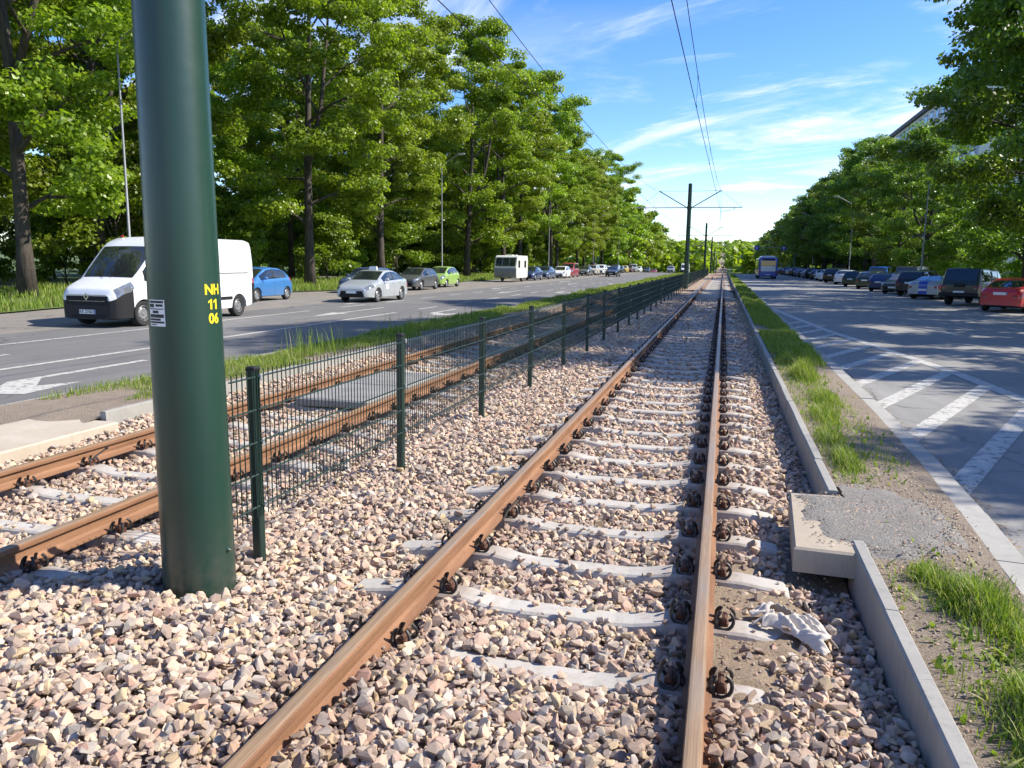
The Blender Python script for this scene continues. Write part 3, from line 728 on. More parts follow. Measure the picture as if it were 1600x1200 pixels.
def mast(Y, label, near=False, tilt=(0, 0)):
    g = float(gz(Y)); t = thing('overhead_line_mast', label, 'mast', (MX, Y, g), group='overhead line masts')
    if tilt != (0, 0): t.rotation_euler = (tilt[0], tilt[1], 0)
    m = MB(); m.lathe([(0, -.4)]+[(Rz(z), z) for z in (-.4, 0, .6, 1.2, 1.8, 2.4, 3.0, 4, 5, 6, 7, 8.0)]+[(Rz(8)+.0, 8.02), (0, 8.06)], n=48 if near else 20)
    m.obj('pole', M_POLE, t, True, 50)
    a = MB()
    for s in (-1, 1):
        a.tube([(s*.1, 0, 6.22), (s*4.2 if s < 0 else 3.95, 0, 6.22)], .034, 8)
    a.obj('cross_arm', M_ZINC, t, True, 50)
    for s in (-1, 1):
        st_ = 1.75 if near else 2.32; b = MB(); b.tube([(s*.12, 0, 6.18), (s*st_, 0, 7.48)], .036, 8); b.obj('strut', M_POLE, t, True, 50)
        c = MB(); c.tube([(s*.1, 0, 7.46), (s*st_, 0, 7.48)], .011, 6); c.tube([(s*st_, 0, 7.48), (s*3.9, 0, 6.24)], .011, 6); c.obj('tie_rod', M_CLIP, t, True, 50)
        d = MB(); d.tube([(s*3.35, 0, 6.2), (s*3.3, 0, 6.05), (s*2.75, 0, 5.96), (s*2.38, 0, 5.93)], .018, 6); d.lathe([(.0, -.05), (.035, -.04), (.02, 0), (.035, .04), (0, .05)], (s*3.34, 0, 6.13), 'Z', 8); d.obj('steady_arm', M_ZINC, t, True, 50)
    cl = MB(); cl.lathe([(Rz(6.2)+.002, 6.08), (Rz(6.2)+.03, 6.09), (Rz(6.2)+.03, 6.32), (Rz(6.2)+.002, 6.33)], n=20); cl.obj('clamp', M_POLE, t, True, 40)
    if near:
        R = Rz(1.65)
        for tx, z in (('NH', 1.704), ('11', 1.628), ('06', 1.550)):
            wrap(ones_mesh() if tx == '11' else text_mesh(tx, .0745, .0026), R, math.radians(-3), z, M_YEL, t, 'number_lettering')
        # inspection sticker: white film with printed dark bands
        def patch(x0, x1, y0, y1, off, mat, par, nm):
            b = MB(); nn = 8; vs = []
            for k in range(nn+1):
                an = math.radians(-101.5)+(x0+(x1-x0)*k/nn)/R
                vs += [((R+off)*math.cos(an), (R+off)*math.sin(an), y0), ((R+off)*math.cos(an), (R+off)*math.sin(an), y1)]
            b.add(vs, [(2*k, 2*k+2, 2*k+3, 2*k+1) for k in range(nn)]); return b.obj(nm, mat, par)
        st = patch(-.056, .056, 1.515, 1.653, .0015, M_WHITE, t, 'sticker')
        for x0, x1, y0, y1 in ((-.05, .05, 1.636, 1.648), (-.05, -.012, 1.613, 1.632), (.0, .046, 1.618, 1.630), (-.05, .05, 1.603, 1.608), (-.026, .018, 1.583, 1.597), (-.05, .05, 1.560, 1.578), (-.05, .03, 1.545, 1.556), (-.05, .05, 1.531, 1.541), (-.046, .0, 1.521, 1.526)):
            patch(x0, x1, y0, y1, .0025, M_INK, st, 'print')
        dn = MB(); dn.lathe([(.0, .02), (.008, .014), (.014, .004), (.016, 0)], (Rz(.25), 0, .25), 'X', 10); dn.obj('weld_boss', M_POLE, t, True)
    return t
MASTS = [3.567, 62.3, 121, 180, 240, 300]
for i, Y in enumerate(MASTS):
    mast(Y, 'thick dark green mast with yellow NH 11 06 lettering standing in the ballast' if i == 0 else ['', 'dark green mast with two arms in the fence line, first beyond the lettered mast', 'dark green mast in the fence line, second beyond the lettered mast', 'dark green mast in the fence line, third beyond the lettered mast', 'dark green mast in the fence line, fourth beyond the lettered mast', 'dark green mast in the fence line, fifth beyond the lettered mast'][i], i == 0)
# ---------------------------------------------------------------- overhead wires
M_WIRE = simple('copper_wire_dark', (.03, .032, .035), .5, .4)
def wire(name, pts, r, label):
    m = MB(); m.tube(pts, r, 5); return m.obj(name, M_WIRE, None, True, label=label, cat='wire')
for T, nm, sgn in ((TR, 'the open track', 1), (TL, 'the fenced track', -1)):
    con, mes = [], []; droppers = []
    ends = [-55.2]+MASTS
    for k in range(len(ends)-1):
        a, b = ends[k], ends[k+1]; st = .33*(1 if k % 2 else -1)*sgn
        for i in range(0, 21 if k == len(ends)-2 else 20):
            t = i/20; Y = a+(b-a)*t
            Xc = T+(-st)*(1-t)+st*t; oa, ob = (1.75 if k == 1 else 2.32), (1.75 if k == 0 else 2.32); off = MX+sgn*(oa*(1-t)+ob*t)
            con.append((Xc, Y, 5.92-.05*4*t*(1-t)+float(gz(a))*(1-t)+float(gz(b))*t))
            mes.append((off*(1-4*t*(1-t)*.5)+Xc*4*t*(1-t)*.5, Y, 7.5-1.02*4*t*(1-t)+float(gz(a))*(1-t)+float(gz(b))*t))
            if i % 4 == 2: droppers.append((con[-1], mes[-1]))
    wire('contact_wire', con, .0095, 'lower contact wire strung above '+nm)
    me_ = wire('messenger_wire', mes, .0085, 'sagging upper messenger wire above '+nm)
    for a, b in droppers:
        m = MB(); m.tube([a, b], .004, 4); m.tube([(b[0], b[1], b[2]-.06), (b[0], b[1], b[2]+.02)], .014, 5); m.tube([(a[0], a[1], a[2]-.01), (a[0], a[1], a[2]+.05)], .014, 5); m.obj('dropper', M_WIRE, me_)

# ---------------------------------------------------------------- street lamps and signs
M_LAMP = simple('galvanised_steel', (.27, .28, .285), .5, .35, .15, 8)
M_LGLASS = simple('lamp_glass', (.75, .75, .72), .3)
def lamp(x, y, h, arm, label, heading=0, conc=False):
    t = thing('street_lamp', label, 'street lamp', (x, y, float(gz(y))), heading, 'street lamps')
    m = MB(); m.tube([(0, 0, -.1), (0, 0, 1.2), (0, 0, 1.25), (0, 0, h)], [.085, .085, .06, .036], 10); m.obj('pole', M_LAMP, t, True, 50)
    a = MB(); pts = [(0, 0, h-.05)]
    for k in range(1, 7):
        an = k/6*math.pi/2*.9; pts.append((arm*math.sin(an), 0, h+arm*.75*(1-math.cos(an))*0+arm*.55*math.sin(an)))
    a.tube(pts, [.042]*len(pts), 8); a.obj('arm', M_LAMP, t, True, 50)
    e = pts[-1]; b = MB(); b.box(e[0]-.12, e[0]+.55, -.14, .14, e[2]-.05, e[2]+.07, .04); hd = b.obj('lamp_head', M_LAMP, t, True, 40)
    c = MB(); c.box(e[0]-.02, e[0]+.48, -.11, .11, e[2]-.075, e[2]-.045, .01); c.obj('lamp_glass', M_LGLASS, hd)
    return t
for y, h, lb in ((27.5, 10.5, 'tall thin street lamp rising behind the white van'), (65.1, 10.2, 'grey street lamp behind the parked green hatchback'), (108.7, 10.0, 'pale street lamp behind the red van'), (147.7, 10, 'street lamp behind the pale off-roader with a roof load'), (184.4, 10, 'street lamp behind the parked yellow car')):
    lamp(-24.2, y, h, 1.6, lb)
for y, h, lb in ((64.5, 9.4, 'grey street lamp behind the silver car with the blue stripe'), (99.5, 9.0, 'pale street lamp behind the small white hatchback'), (139, 9.6, 'street lamp behind the dark cars parked near the bus'), (176, 9.6, 'street lamp in front of the dark trees by the bus'), (214, 9.6, 'street lamp with a curved arm seen above the bus'), (249, 9.6, 'farthest street lamp with a curved arm beyond the bus')):
    lamp(14.35, y, h, 1.8, lb, math.pi)
M_SIGNB = simple('sign_blue', (.02, .07, .42), .4, 0, .1)
def gantry(x, y, x1, label):
    t = thing('overhead_sign', label, 'road sign', (x, y, float(gz(y))))
    m = MB(); m.tube([(0, 0, -.1), (0, 0, 5.2), (-.25, 0, 5.6), (x1-x, 0, 5.75)], .05, 8); m.obj('bent_pole', M_LAMP, t, True, 50)
    for k, dx in enumerate((6.6-x, 12.1-x)):
        p = MB(); p.box(dx-.5, dx+.5, -.14, -.10, 5.1, 6.0, .02); s = p.obj('sign_panel', M_SIGNB, t)
        q = MB(); q.prism([(dx-.06, 5.2), (dx+.06, 5.2), (dx+.06, 5.6), (dx+.2, 5.6), (dx, 5.9), (dx-.2, 5.6), (dx-.06, 5.6)], -.146, -.142, 'Y'); q.obj('arrow', M_WHITE, s)
gantry(14.6, 175, 5.9, 'blue overhead lane signs on a bent pole beyond the bus')
# ---------------------------------------------------------------- trees
def m_leaf(name, dark, mid, light, trans=.42):
    n = NT(name); at = n.n('ShaderNodeAttribute', attribute_name='v').outputs['Fac']; inf = n.n('ShaderNodeObjectInfo').outputs['Random']
    c = n.ramp(at, [(0, dark), (.5, mid), (1, light)]); h = n.n('ShaderNodeHueSaturation'); n.l(c, h.inputs['Color'])
    n.l(n.mr(inf, 0, 1, .485, .512), h.inputs['Hue']); n.l(n.mr(inf, 0, 1, .85, 1.15), h.inputs['Value'])
    p = n.n('ShaderNodeBsdfPrincipled'); n.l(h.outputs[0], p.inputs['Base Color']); p.inputs['Roughness'].default_value = .38; p.inputs['Specular IOR Level'].default_value = .55
    t = n.n('ShaderNodeBsdfTranslucent'); k = n.mix(1.0, h.outputs[0], (1.25, 1.35, .55), 'MULTIPLY'); n.l(k, t.inputs[0])
    mx = n.n('ShaderNodeMixShader'); mx.inputs[0].default_value = trans; n.l(p.outputs[0], mx.inputs[1]); n.l(t.outputs[0], mx.inputs[2]); n.l(mx.outputs[0], n.out.inputs[0])
    return n.m
M_LEAF = m_leaf('maple_leaves', (.125, .18, .014), (.225, .315, .026), (.35, .43, .05), .52)
M_LEAF_R = m_leaf('dark_leaves', (.085, .138, .015), (.155, .235, .024), (.26, .345, .04), .50)
M_LEAF_S = m_leaf('shrub_leaves', (.095, .15, .014), (.18, .27, .024), (.28, .37, .04), .48)
M_LEAF_P = m_leaf('purple_leaves', (.028, .016, .016), (.05, .024, .022), (.085, .04, .03))
def m_bark():
    n = NT('bark'); pos = n.coord('Object'); f = n.noise(9, 6, .7, vec=pos, mscale=(1, 1, .22)); g = n.noise(1.1, 4, vec=pos)
    c = n.mix(n.mr(f, .35, .7), (.032, .025, .020), (.115, .092, .075)); c = n.mix(n.mr(g, .45, .7, 0, .5), c, (.065, .066, .048))
    n.bsdf(c, .95, 0, n.bump(f, 1, .05)); return n.m
M_BARK = m_bark()
def leaves_mesh(name, C, RAD, per, size, mat, rng, up=.6, flat=.5, aspect=.8):
    """C clump centres (n,3), RAD radii (n,); returns a mesh of folded leaf blades"""
    n = len(C)*per; ci = np.repeat(np.arange(len(C)), per)
    d = rng.normal(0, 1, (n, 3)); d /= np.linalg.norm(d, axis=1)[:, None]
    r = rng.random(n)**.42
    off = d*r[:, None]*RAD[ci][:, None]; off[:, 2] *= flat
    P = C[ci]+off
    nrm = d*.75+rng.normal(0, .55, (n, 3)); nrm[:, 2] += up; nrm /= np.linalg.norm(nrm, axis=1)[:, None]
    a = rng.normal(0, 1, (n, 3)); a[:, 2] -= .35; a -= nrm*(a*nrm).sum(1)[:, None]; a /= np.linalg.norm(a, axis=1)[:, None]
    b = np.cross(nrm, a); s = (size*rng.uniform(.65, 1.3, n))[:, None]
    v0 = P-a*s*.5; v1 = P+b*s*.5*aspect-nrm*s*.10-a*s*.06; v2 = P+a*s*.5-nrm*s*.10; v3 = P-b*s*.5*aspect-nrm*s*.10-a*s*.06
    V = np.stack([v0, v1, v2, v3], 1).reshape(-1, 3); k = np.arange(n)*4
    T = np.stack([np.stack([k, k+1, k+2], 1), np.stack([k, k+2, k+3], 1)], 1).reshape(-1, 3)
    var = np.clip(rng.normal(.45, .2, n)+.25*(rng.random(len(C))[ci]-.5), 0, 1)
    return np_mesh(name, V, T, mat, False, {'v': np.repeat(var, 4)})
def make_tree(seed, H, R, base, ntip, per, size, mat, trunk_r=.24, lean=.0, egg=.45, clump=1.15, fork=False):
    rd = random.Random(seed); rng = np.random.default_rng(seed); m = MB(); C = []; RAD = []
    def crown_r(z):
        t = (z-base)/(H-base)
        if t < 0: return R*.55
        if t < egg: return R*(.62+.38*math.sin(t/egg*math.pi/2))
        return R*math.sqrt(max(0, 1-((t-egg)/(1-egg))**2))*.98+.2
    # stem
    n = 10; pts = []; rad = []; ph = rd.uniform(0, 6)
    for i in range(n+1):
        t = i/n; z = t*H*.9; pts.append((lean*z+.25*math.sin(t*5+ph)*t*1.2, .25*math.cos(t*4+ph)*t*1.2, z-.15 if i == 0 else z)); rad.append(trunk_r*((1-t)**.8*.95+.03)*(1.35 if i == 0 else 1))
    m.tube(pts, rad, 10)
    def on_stem(z):
        t = max(0, min(.999, z/(H*.9)))*n; i = int(t); f = t-i; return Vector(pts[i]).lerp(Vector(pts[i+1]), f), rad[i]*(1-f)+rad[i+1]*f
    lead2 = None
    if fork:
        za = H*fork; pa, ra = on_stem(za); fa = rd.uniform(0, 6.28); e2 = Vector((pa.x+R*.42*math.cos(fa), pa.y+R*.42*math.sin(fa), H*.84))
        lead2 = [pa, pa.lerp(e2, .3)+Vector((math.cos(fa)*.7, math.sin(fa)*.7, 0)), pa.lerp(e2, .65)+Vector((math.cos(fa)*.5, math.sin(fa)*.5, 0)), e2]; m.tube(lead2, [ra*.8, ra*.62, ra*.38, .03], 8)
    nl = 19
    for k in range(nl):
        t = k/(nl-1); z0 = base*.80+(H*.84-base*.80)*t**.9; p0, r0_ = on_stem(z0); an = k*2.4+rd.uniform(-.4, .4)
        if lead2 and k % 2 and z0 > H*fork+1:
            tt_ = min(.98, (z0-lead2[0].z)/(lead2[3].z-lead2[0].z))*3; i_ = int(min(2, tt_)); p0 = lead2[i_].lerp(lead2[i_+1], tt_-i_); r0_ *= .8
        zend = min(H*.96, z0+rd.uniform(.8, 2.6)*(1 if t > .15 else .35)+t*1.6); Rl = crown_r(zend)*rd.uniform(.72, .98)
        p3 = Vector((p0.x+Rl*math.cos(an), p0.y+Rl*math.sin(an), zend))
        p1 = p0.lerp(p3, .33)+Vector((rd.uniform(-.3, .3), rd.uniform(-.3, .3), .5)); p2 = p0.lerp(p3, .68)+Vector((rd.uniform(-.4, .4), rd.uniform(-.4, .4), .45))
        br = min(r0_*.62, .12)
        m.tube([p0, p1, p2, p3], [br, br*.7, br*.42, .012], 6, False)
        for q in range(5):
            tt = rd.uniform(.3, 1); q0 = p1.lerp(p2, min(1, max(0, (tt-.33)/.35))) if tt < .68 else p2.lerp(p3, (tt-.68)/.32)
            a2 = an+rd.choice((-1, 1))*rd.uniform(.5, 1.5); ln = Rl*rd.uniform(.25, .5)
            q1 = q0+Vector((math.cos(a2)*ln, math.sin(a2)*ln, rd.uniform(-.3, 1.1)))
            m.tube([q0, q0.lerp(q1, .5)+Vector((0, 0, .18)), q1], [br*.35, br*.22, .008], 5, False)
            C.append(q1); RAD.append(clump*rd.uniform(.7, 1.15))
        C.append(p3); RAD.append(clump*rd.uniform(.7, 1.1)); C.append(p2.lerp(p3, .5)); RAD.append(clump*rd.uniform(.8, 1.2))
    while len(C) < ntip:      # outer shell clumps
        z = base+(H-base)*rd.random()**.85; an = rd.uniform(0, 6.283); rr = crown_r(z)*rd.uniform(.66, 1.0)**.6*(.9+.2*math.sin(an*3+z))
        p, _ = on_stem(min(z, H*.88)); C.append(Vector((p.x+rr*math.cos(an), p.y+rr*math.sin(an), z+rd.uniform(-.3, .4)))); RAD.append(clump*rd.uniform(.55, 1.15))
    lm = leaves_mesh('crown', np.array([tuple(c) for c in C]), np.array(RAD), per, size, mat, rng)
    tm = m.mesh('trunk', M_BARK, True)
    return tm, lm
VAR = {}
VAR['A'] = make_tree(1, 25, 7.0, 4.6, 240, 300, .225, M_LEAF, .34, fork=.34, clump=1.2)
VAR['B'] = make_tree(2, 23, 6.6, 3.8, 230, 300, .225, M_LEAF, .31, lean=.03, fork=.26, clump=1.2)
VAR['C'] = make_tree(3, 26, 7.2, 5.0, 245, 300, .23, M_LEAF, .33, lean=-.02, fork=.3, clump=1.22)
VAR['D'] = make_tree(4, 17.5, 6.4, 2.8, 235, 230, .225, M_LEAF_R, .26, fork=.3)
VAR['E'] = make_tree(5, 19.0, 7.0, 3.2, 250, 230, .225, M_LEAF_R, .30, lean=-.02)
VAR['S'] = make_tree(6, 6.2, 3.3, .7, 130, 150, .20, M_LEAF_S, .09, egg=.4, clump=.95)
VAR['T'] = make_tree(8, 4.2, 2.6, .3, 100, 100, .22, M_LEAF_S, .06, egg=.4, clump=.85)
VAR['P'] = make_tree(9, 15, 4.6, 3.6, 190, 110, .30, M_LEAF_P, .24)
# low-detail crowns for trees far down the street
VAR['F'] = make_tree(11, 20, 6.0, 2.5, 130, 42, .75, M_LEAF, .28, clump=1.6)
VAR['G'] = make_tree(12, 17, 5.8, 2.0, 120, 42, .75, M_LEAF_R, .28, clump=1.6)
def tree(kind, x, y, rz, s, label, group, name='tree', sz=None):
    tm, lm = VAR[kind]; t = thing(name, label, 'shrub' if name == 'shrub' else 'tree', (x, y, float(gz(y))+(.15 if x < -24 else .05)), rz, group, (s, s, sz or s))
    put('stem' if name == 'shrub' else 'trunk', tm, t); put('crown', lm, t); return t
rd = random.Random(5)
GL = 'tall maples along the left road'
near_left = [('A', -29.5, 27.2, 1.0, 1.0, 'tall maple with a bare thick trunk in the grass left of the white van'),
 ('B', -35.5, 38.0, 2.0, 1.08, 'maple with a dark slanting trunk right behind the white van'),
 ('C', -26.9, 46.9, 4.3, 1.0, 'tall maple whose trunk stands beside the parked blue hatchback'),
 ('A', -30.0, 64.9, 2.2, 1.05, 'forked dark-trunked maple behind the silver taxi'),
 ('B', -28.3, 84.2, 0.7, 1.2, 'tall maple with its trunk just past the green hatchback'),
 ('C', -27.6, 97.0, 5.1, 1.0, 'tall maple rising behind the white caravan')]
for k, x, y, rz, s, lb in near_left: tree(k, x, y, rz, s, lb, GL)
y = 108
while y < 330:
    far = y > 190
    tree('F' if far else 'ABC'[rd.randrange(3)], -27.8+rd.uniform(-1.2, 1.2), y, rd.uniform(0, 6), rd.uniform(.95, 1.12), 'tall green maple in the row behind the cars parked on the left', GL); y += rd.uniform(11, 14.5)
# deeper rows of the park
for x0, ya, yb, st in ((-39, 14, 200, 17), (-49, 20, 230, 15), (-60, 30, 250, 15)):
    y = ya
    while y < yb:
        tree('F' if (x0 < -50 or y > 130) else 'ABC'[rd.randrange(3)], x0+rd.uniform(-3, 3), y+rd.uniform(-2, 2), rd.uniform(0, 6), rd.uniform(.8, 1.05), 'maple deeper in the park behind the roadside row', 'trees deeper in the park'); y += st
for x0, ya, yb, st in ((-33.5, 38, 150, 8.5), (-42, 22, 190, 5.2), (-51, 30, 210, 6.5)):
    y = ya
    while y < yb:
        tree('ST'[rd.randrange(2)], x0+rd.uniform(-2.5, 2.5), y+rd.uniform(-1.5, 1.5), rd.uniform(0, 6), rd.uniform(.85, 1.35), 'leafy green shrub growing under the park trees', 'shrubs under the park trees', 'shrub'); y += st*rd.uniform(.8, 1.3)
# right-hand side
GR = 'broad trees along the right road'
right = [('E', 18.7, 52, 1.1, 1.12, 'broad tree with dark foliage overhanging the red car and the pickup'), ('D', 20.5, 62, 3.0, 1.02, 'broad dark tree behind the silver car with the blue stripe'),
 ('D', 17.6, 78, 2.2, .80, 'tree with bright leaf tips beside the lamp post by the silver striped car'), ('D', 18.2, 92, 4.0, .84, 'round-crowned tree before the pale apartment block'), ('E', 18.2, 106, .4, .88, 'tree below the roof corner of the apartment block')]
for k, x, y, rz, s, lb in right: tree(k, x, y, rz, s, lb, GR)
# shade trees standing on the right just outside the view; their shadows fall on the road
for k, x, y, rz, s in (('D', 18.4, 12.3, 4, .77), ('D', 18.6, 17.3, 1, .70), ('E', 18.8, 26.4, 2, 1.10), ('E', 18.6, 31.5, 1, 1.0), ('E', 18.8, 42.5, 5, 1.12)):
    tree(k, x, y, rz, s, sz=s*(1.28 if y in (26.4, 42.5) else 1), label='tree on the right pavement whose shadow falls across the hatched road', group='shade trees by the hatched road')
y = 117; i = 0
while y < 420:
    if i == 4: tree('P', 18.6, y, 2, 1.12, 'dark purple-leaved tree in the right-hand row', GR)
    else: tree('DE'[rd.randrange(2)] if y < 185 else 'G', 18.0+rd.uniform(-.8, 1.0), y, rd.uniform(0, 6), rd.uniform(.86, 1.0), 'dark green tree in the row behind the angled parking', GR)
    y += rd.uniform(9.5, 12.5); i += 1
for yy in np.arange(46, 170, 7.5):
    tree('ST'[rd.randrange(2)], 25.5+rd.uniform(-2, 2), float(yy)+rd.uniform(-2, 2), rd.uniform(0, 6), rd.uniform(.7, 1.1), 'dark shrub on the lawn behind the angled parking', 'shrubs behind the angled parking', 'shrub')
# far wooded hillside: reads as one mass
hc = []; hr = []
rng = np.random.default_rng(3)
for (xa, xb, ya, yb, n, h) in ((-330, -10, 330, 700, 300, 15), (7, 330, 400, 700, 260, 14), (-420, -9, 700, 1350, 380, 17), (6, 420, 700, 1350, 380, 17), (-500, 500, 1400, 1700, 260, 20), (6, 70, 330, 1350, 420, 13), (-75, -9, 310, 1350, 420, 13)):
    for _ in range(n):
        x = rng.uniform(xa, xb); y = rng.uniform(ya, yb); g = float(gz(min(y, 1600)))
        for q in range(7): hc.append((x+rng.normal(0, 3.2), y+rng.normal(0, 3.2), g+h*rng.uniform(.22, .95))); hr.append(rng.uniform(2.8, 4.4))
put('far_woods', leaves_mesh('far_woods', np.array(hc), np.array(hr), 14, 3.0, M_LEAF, rng, flat=.8), label='far green woods on the hill at the end of the street', cat='woods', kind='stuff')

# ---------------------------------------------------------------- grass
def m_grass():
    n = NT('grass_blades'); at = n.n('ShaderNodeAttribute', attribute_name='v').outputs['Fac']
    c = n.ramp(at, [(0, (.10, .155, .018)), (.55, (.20, .295, .036)), (.85, (.29, .375, .065)), (1, (.46, .40, .21))])
    p = n.n('ShaderNodeBsdfPrincipled'); n.l(c, p.inputs['Base Color']); p.inputs['Roughness'].default_value = .5; p.inputs['Specular IOR Level'].default_value = .3
    t = n.n('ShaderNodeBsdfTranslucent'); n.l(n.mix(1.0, c, (1.2, 1.25, .6), 'MULTIPLY'), t.inputs[0]); mx = n.n('ShaderNodeMixShader'); mx.inputs[0].default_value = .4
    n.l(p.outputs[0], mx.inputs[1]); n.l(t.outputs[0], mx.inputs[2]); n.l(mx.outputs[0], n.out.inputs[0]); return n.m
M_GRASS = m_grass()
def blades(X, Y, Z, hgt, wid, rng, bend=.55):
    n = len(X); an = rng.uniform(0, 6.283, n); dx, dy = np.cos(an), np.sin(an); sx, sy = -dy, dx
    ln = hgt; bn = bend*rng.uniform(.2, 1.3, n); V = []
    for t, wf in ((0, 1.), (.4, .85), (.75, .55), (1, .02)):
        ox = dx*ln*bn*t*t; oy = dy*ln*bn*t*t; oz = ln*(t-.22*bn*t*t)
        for s in (-1, 1): V.append(np.stack([X+ox+s*sx*wid*wf*.5, Y+oy+s*sy*wid*wf*.5, Z+oz], 1))
    V = np.stack(V, 1).reshape(-1, 3); k = np.arange(n)*8
    F = np.concatenate([np.stack([k+2*i, k+2*i+1, k+2*i+3, k+2*i+2], 1) for i in range(3)])
    v = np.clip(rng.normal(.5, .2, n), 0, 1); v = np.where(rng.random(n) < .13, rng.uniform(.9, 1, n), v)
    return V, F, np.repeat(v, 8)
def grass_object(name, parts, label):
    V = []; F = []; A = []; o = 0
    for v, f, a in parts: V.append(v); F.append(f+o); A.append(a); o += len(v)
    put(name, np_mesh(name, np.concatenate(V), np.concatenate(F), M_GRASS, False, {'v': np.concatenate(A)}), label=label, cat='grass', kind='stuff')
rng = np.random.default_rng(17); parts = []
def patch(cx, cy, rx, ry, n, h, w, zf, xlim):
    X = rng.normal(cx, rx*.5, n); Y = rng.normal(cy, ry*.5, n); ok = (X > xlim[0]) & (X < xlim[1](Y)); X, Y = X[ok], Y[ok]
    d = np.clip(1.15-np.hypot((X-cx)/rx, (Y-cy)/ry), .25, 1)
    parts.append(blades(X, Y, zf(X, Y)+gz(Y)-.01, h*d*rng.uniform(.5, 1.25, len(X)), w*rng.uniform(.7, 1.3, len(X)), rng))
XR = (.94, lambda Y: kerbR_x(Y)-.02)
for a in ((1.32, 3.05, .24, .45, 2600, .22), (1.40, 2.5, .25, .55, 2600, .25), (1.15, 2.75, .16, .5, 600, .14), (1.34, 4.15, .24, .42, 2300, .18), (1.18, 4.45, .14, .3, 500, .12), (1.45, 3.7, .2, .4, 600, .13), (1.12, 7.05, .15, .55, 1100, .17), (1.1, 8.0, .2, .8, 1100, .13), (1.2, 9.2, .22, .9, 1300, .17), (1.35, 10.5, .25, .8, 1300, .18), (1.3, 12.6, .24, .9, 1900, .34), (1.2, 14.6, .25, 1.0, 1500, .2)):
    patch(*a, .006, vergeR_z, XR)
n = 5200; X = rng.uniform(.95, 1.6, n); Y = rng.uniform(1.9, 16, n); ok = (vnoise(X*4, Y*2.5, 33) > .42) & ~((Y > 4.75) & (Y < 6.4)); X, Y = X[ok], Y[ok]
parts.append(blades(X, Y, vergeR_z(X, Y)-.01, .08*rng.uniform(.4, 1.4, len(X)), .005*rng.uniform(.7, 1.3, len(X)), rng))
for ya, yb, n, h, w in ((14, 30, 14000, .17, .010), (30, 60, 14000, .19, .018), (60, 145, 14000, .22, .04)):
    Y = rng.uniform(ya, yb, n); X = rng.uniform(.95, 1.80, n); d = vnoise(X*2, Y*.8, 41); ok = d > .25; X, Y, d = X[ok], Y[ok], d[ok]
    parts.append(blades(X, Y, .15+gz(Y), h*(.35+1.1*d)*rng.uniform(.6, 1.2, len(X)), w*rng.uniform(.7, 1.3, len(X)), rng))
n = 900; X = rng.normal(1.3, .2, n); Y = np.where(rng.random(n) < .5, rng.normal(3.2, .8, n), rng.uniform(6.4, 14, n)); ok = (X > .95) & (X < kerbR_x(Y)-.03); X, Y = X[ok], Y[ok]
parts.append(blades(X, Y, vergeR_z(X, Y)-.005, rng.uniform(.03, .08, len(X)), rng.uniform(.014, .03, len(X)), rng, 1.2))
grass_object('grass_right', parts, 'fresh green grass tufts growing in the narrow right verge'); parts = []
for ya, yb, n, h, w in ((7.0, 16, 13000, .10, .008), (16, 40, 21000, .13, .014), (40, 80, 15000, .19, .028), (80, 145, 11000, .24, .05)):
    Y = rng.uniform(ya, yb, n); X = rng.uniform(-8.05, -6.55, n)
    d = vnoise(X*1.6, Y*.9, 51)-.25*np.clip((X+6.9)/.4, 0, 1)-.35*np.clip((8.4-Y)/1.2, 0, 1); ok = d > .30; X, Y, d = X[ok], Y[ok], d[ok]
    parts.append(blades(X, Y, .13+gz(Y), h*(.35+1.2*d)*rng.uniform(.6, 1.3, len(X)), w*rng.uniform(.7, 1.3, len(X)), rng))
n = 90; X = rng.normal(-7.15, .25, n); Y = rng.normal(12.6, .6, n); parts.append(blades(X, Y, X*0+.12, rng.uniform(.3, .7, n), X*0+.012, rng, .35))
n = 60; X = rng.normal(-7.2, .3, n); Y = rng.normal(18, 1.8, n); parts.append(blades(X, Y, X*0+.12, rng.uniform(.3, .6, n), X*0+.014, rng, .35))
grass_object('grass_left', parts, 'weedy green grass along the verge behind the fenced track'); parts = []
n = 42000; Y = rng.uniform(14, 110, n); X = edgeL(Y)-rng.random(n)**1.5*13; d = vnoise(X*.7, Y*.7, 61); ok = d > .3; X, Y, d = X[ok], Y[ok], d[ok]
parts.append(blades(X, Y, .05+.14*np.clip((-24.2-X)/3, 0, 1), (.12+.3*d)*rng.uniform(.6, 1.3, len(X)), .03*rng.uniform(.7, 1.3, len(X)), rng))
grass_object('grass_park', parts, 'long grass under the maples beside the parking strip'); parts = []
# leaf litter along the right kerb
n = 2600; Y = rng.uniform(3.2, 15, n); X = kerbR_x(Y)+.17+np.abs(rng.normal(0, .09, n)); s = rng.uniform(.008, .022, n); an = rng.uniform(0, 6.28, n)
c, s_ = np.cos(an)*s, np.sin(an)*s; z = .012+rng.random(n)*.012
V = np.stack([np.stack([X+c, Y+s_, z+rng.random(n)*.008], 1), np.stack([X-s_*.6, Y+c*.6, z], 1), np.stack([X-c, Y-s_, z+rng.random(n)*.008], 1), np.stack([X+s_*.6, Y-c*.6, z+.003], 1)], 1).reshape(-1, 3); k = np.arange(n)*4
def m_litter():
    q = NT('dry_leaves'); a = q.n('ShaderNodeAttribute', attribute_name='v').outputs['Fac']; q.bsdf(q.ramp(a, [(0, (.10, .06, .03)), (.5, (.22, .14, .075)), (1, (.36, .27, .17))]), .8); return q.m
put('leaf_litter', np_mesh('leaf_litter', V, np.stack([k, k+1, k+2, k+3], 1), m_litter(), False, {'v': np.repeat(rng.random(n), 4)}), label='dry brown leaf litter lying along the right kerb', cat='leaves', kind='stuff')
PI = math.pi
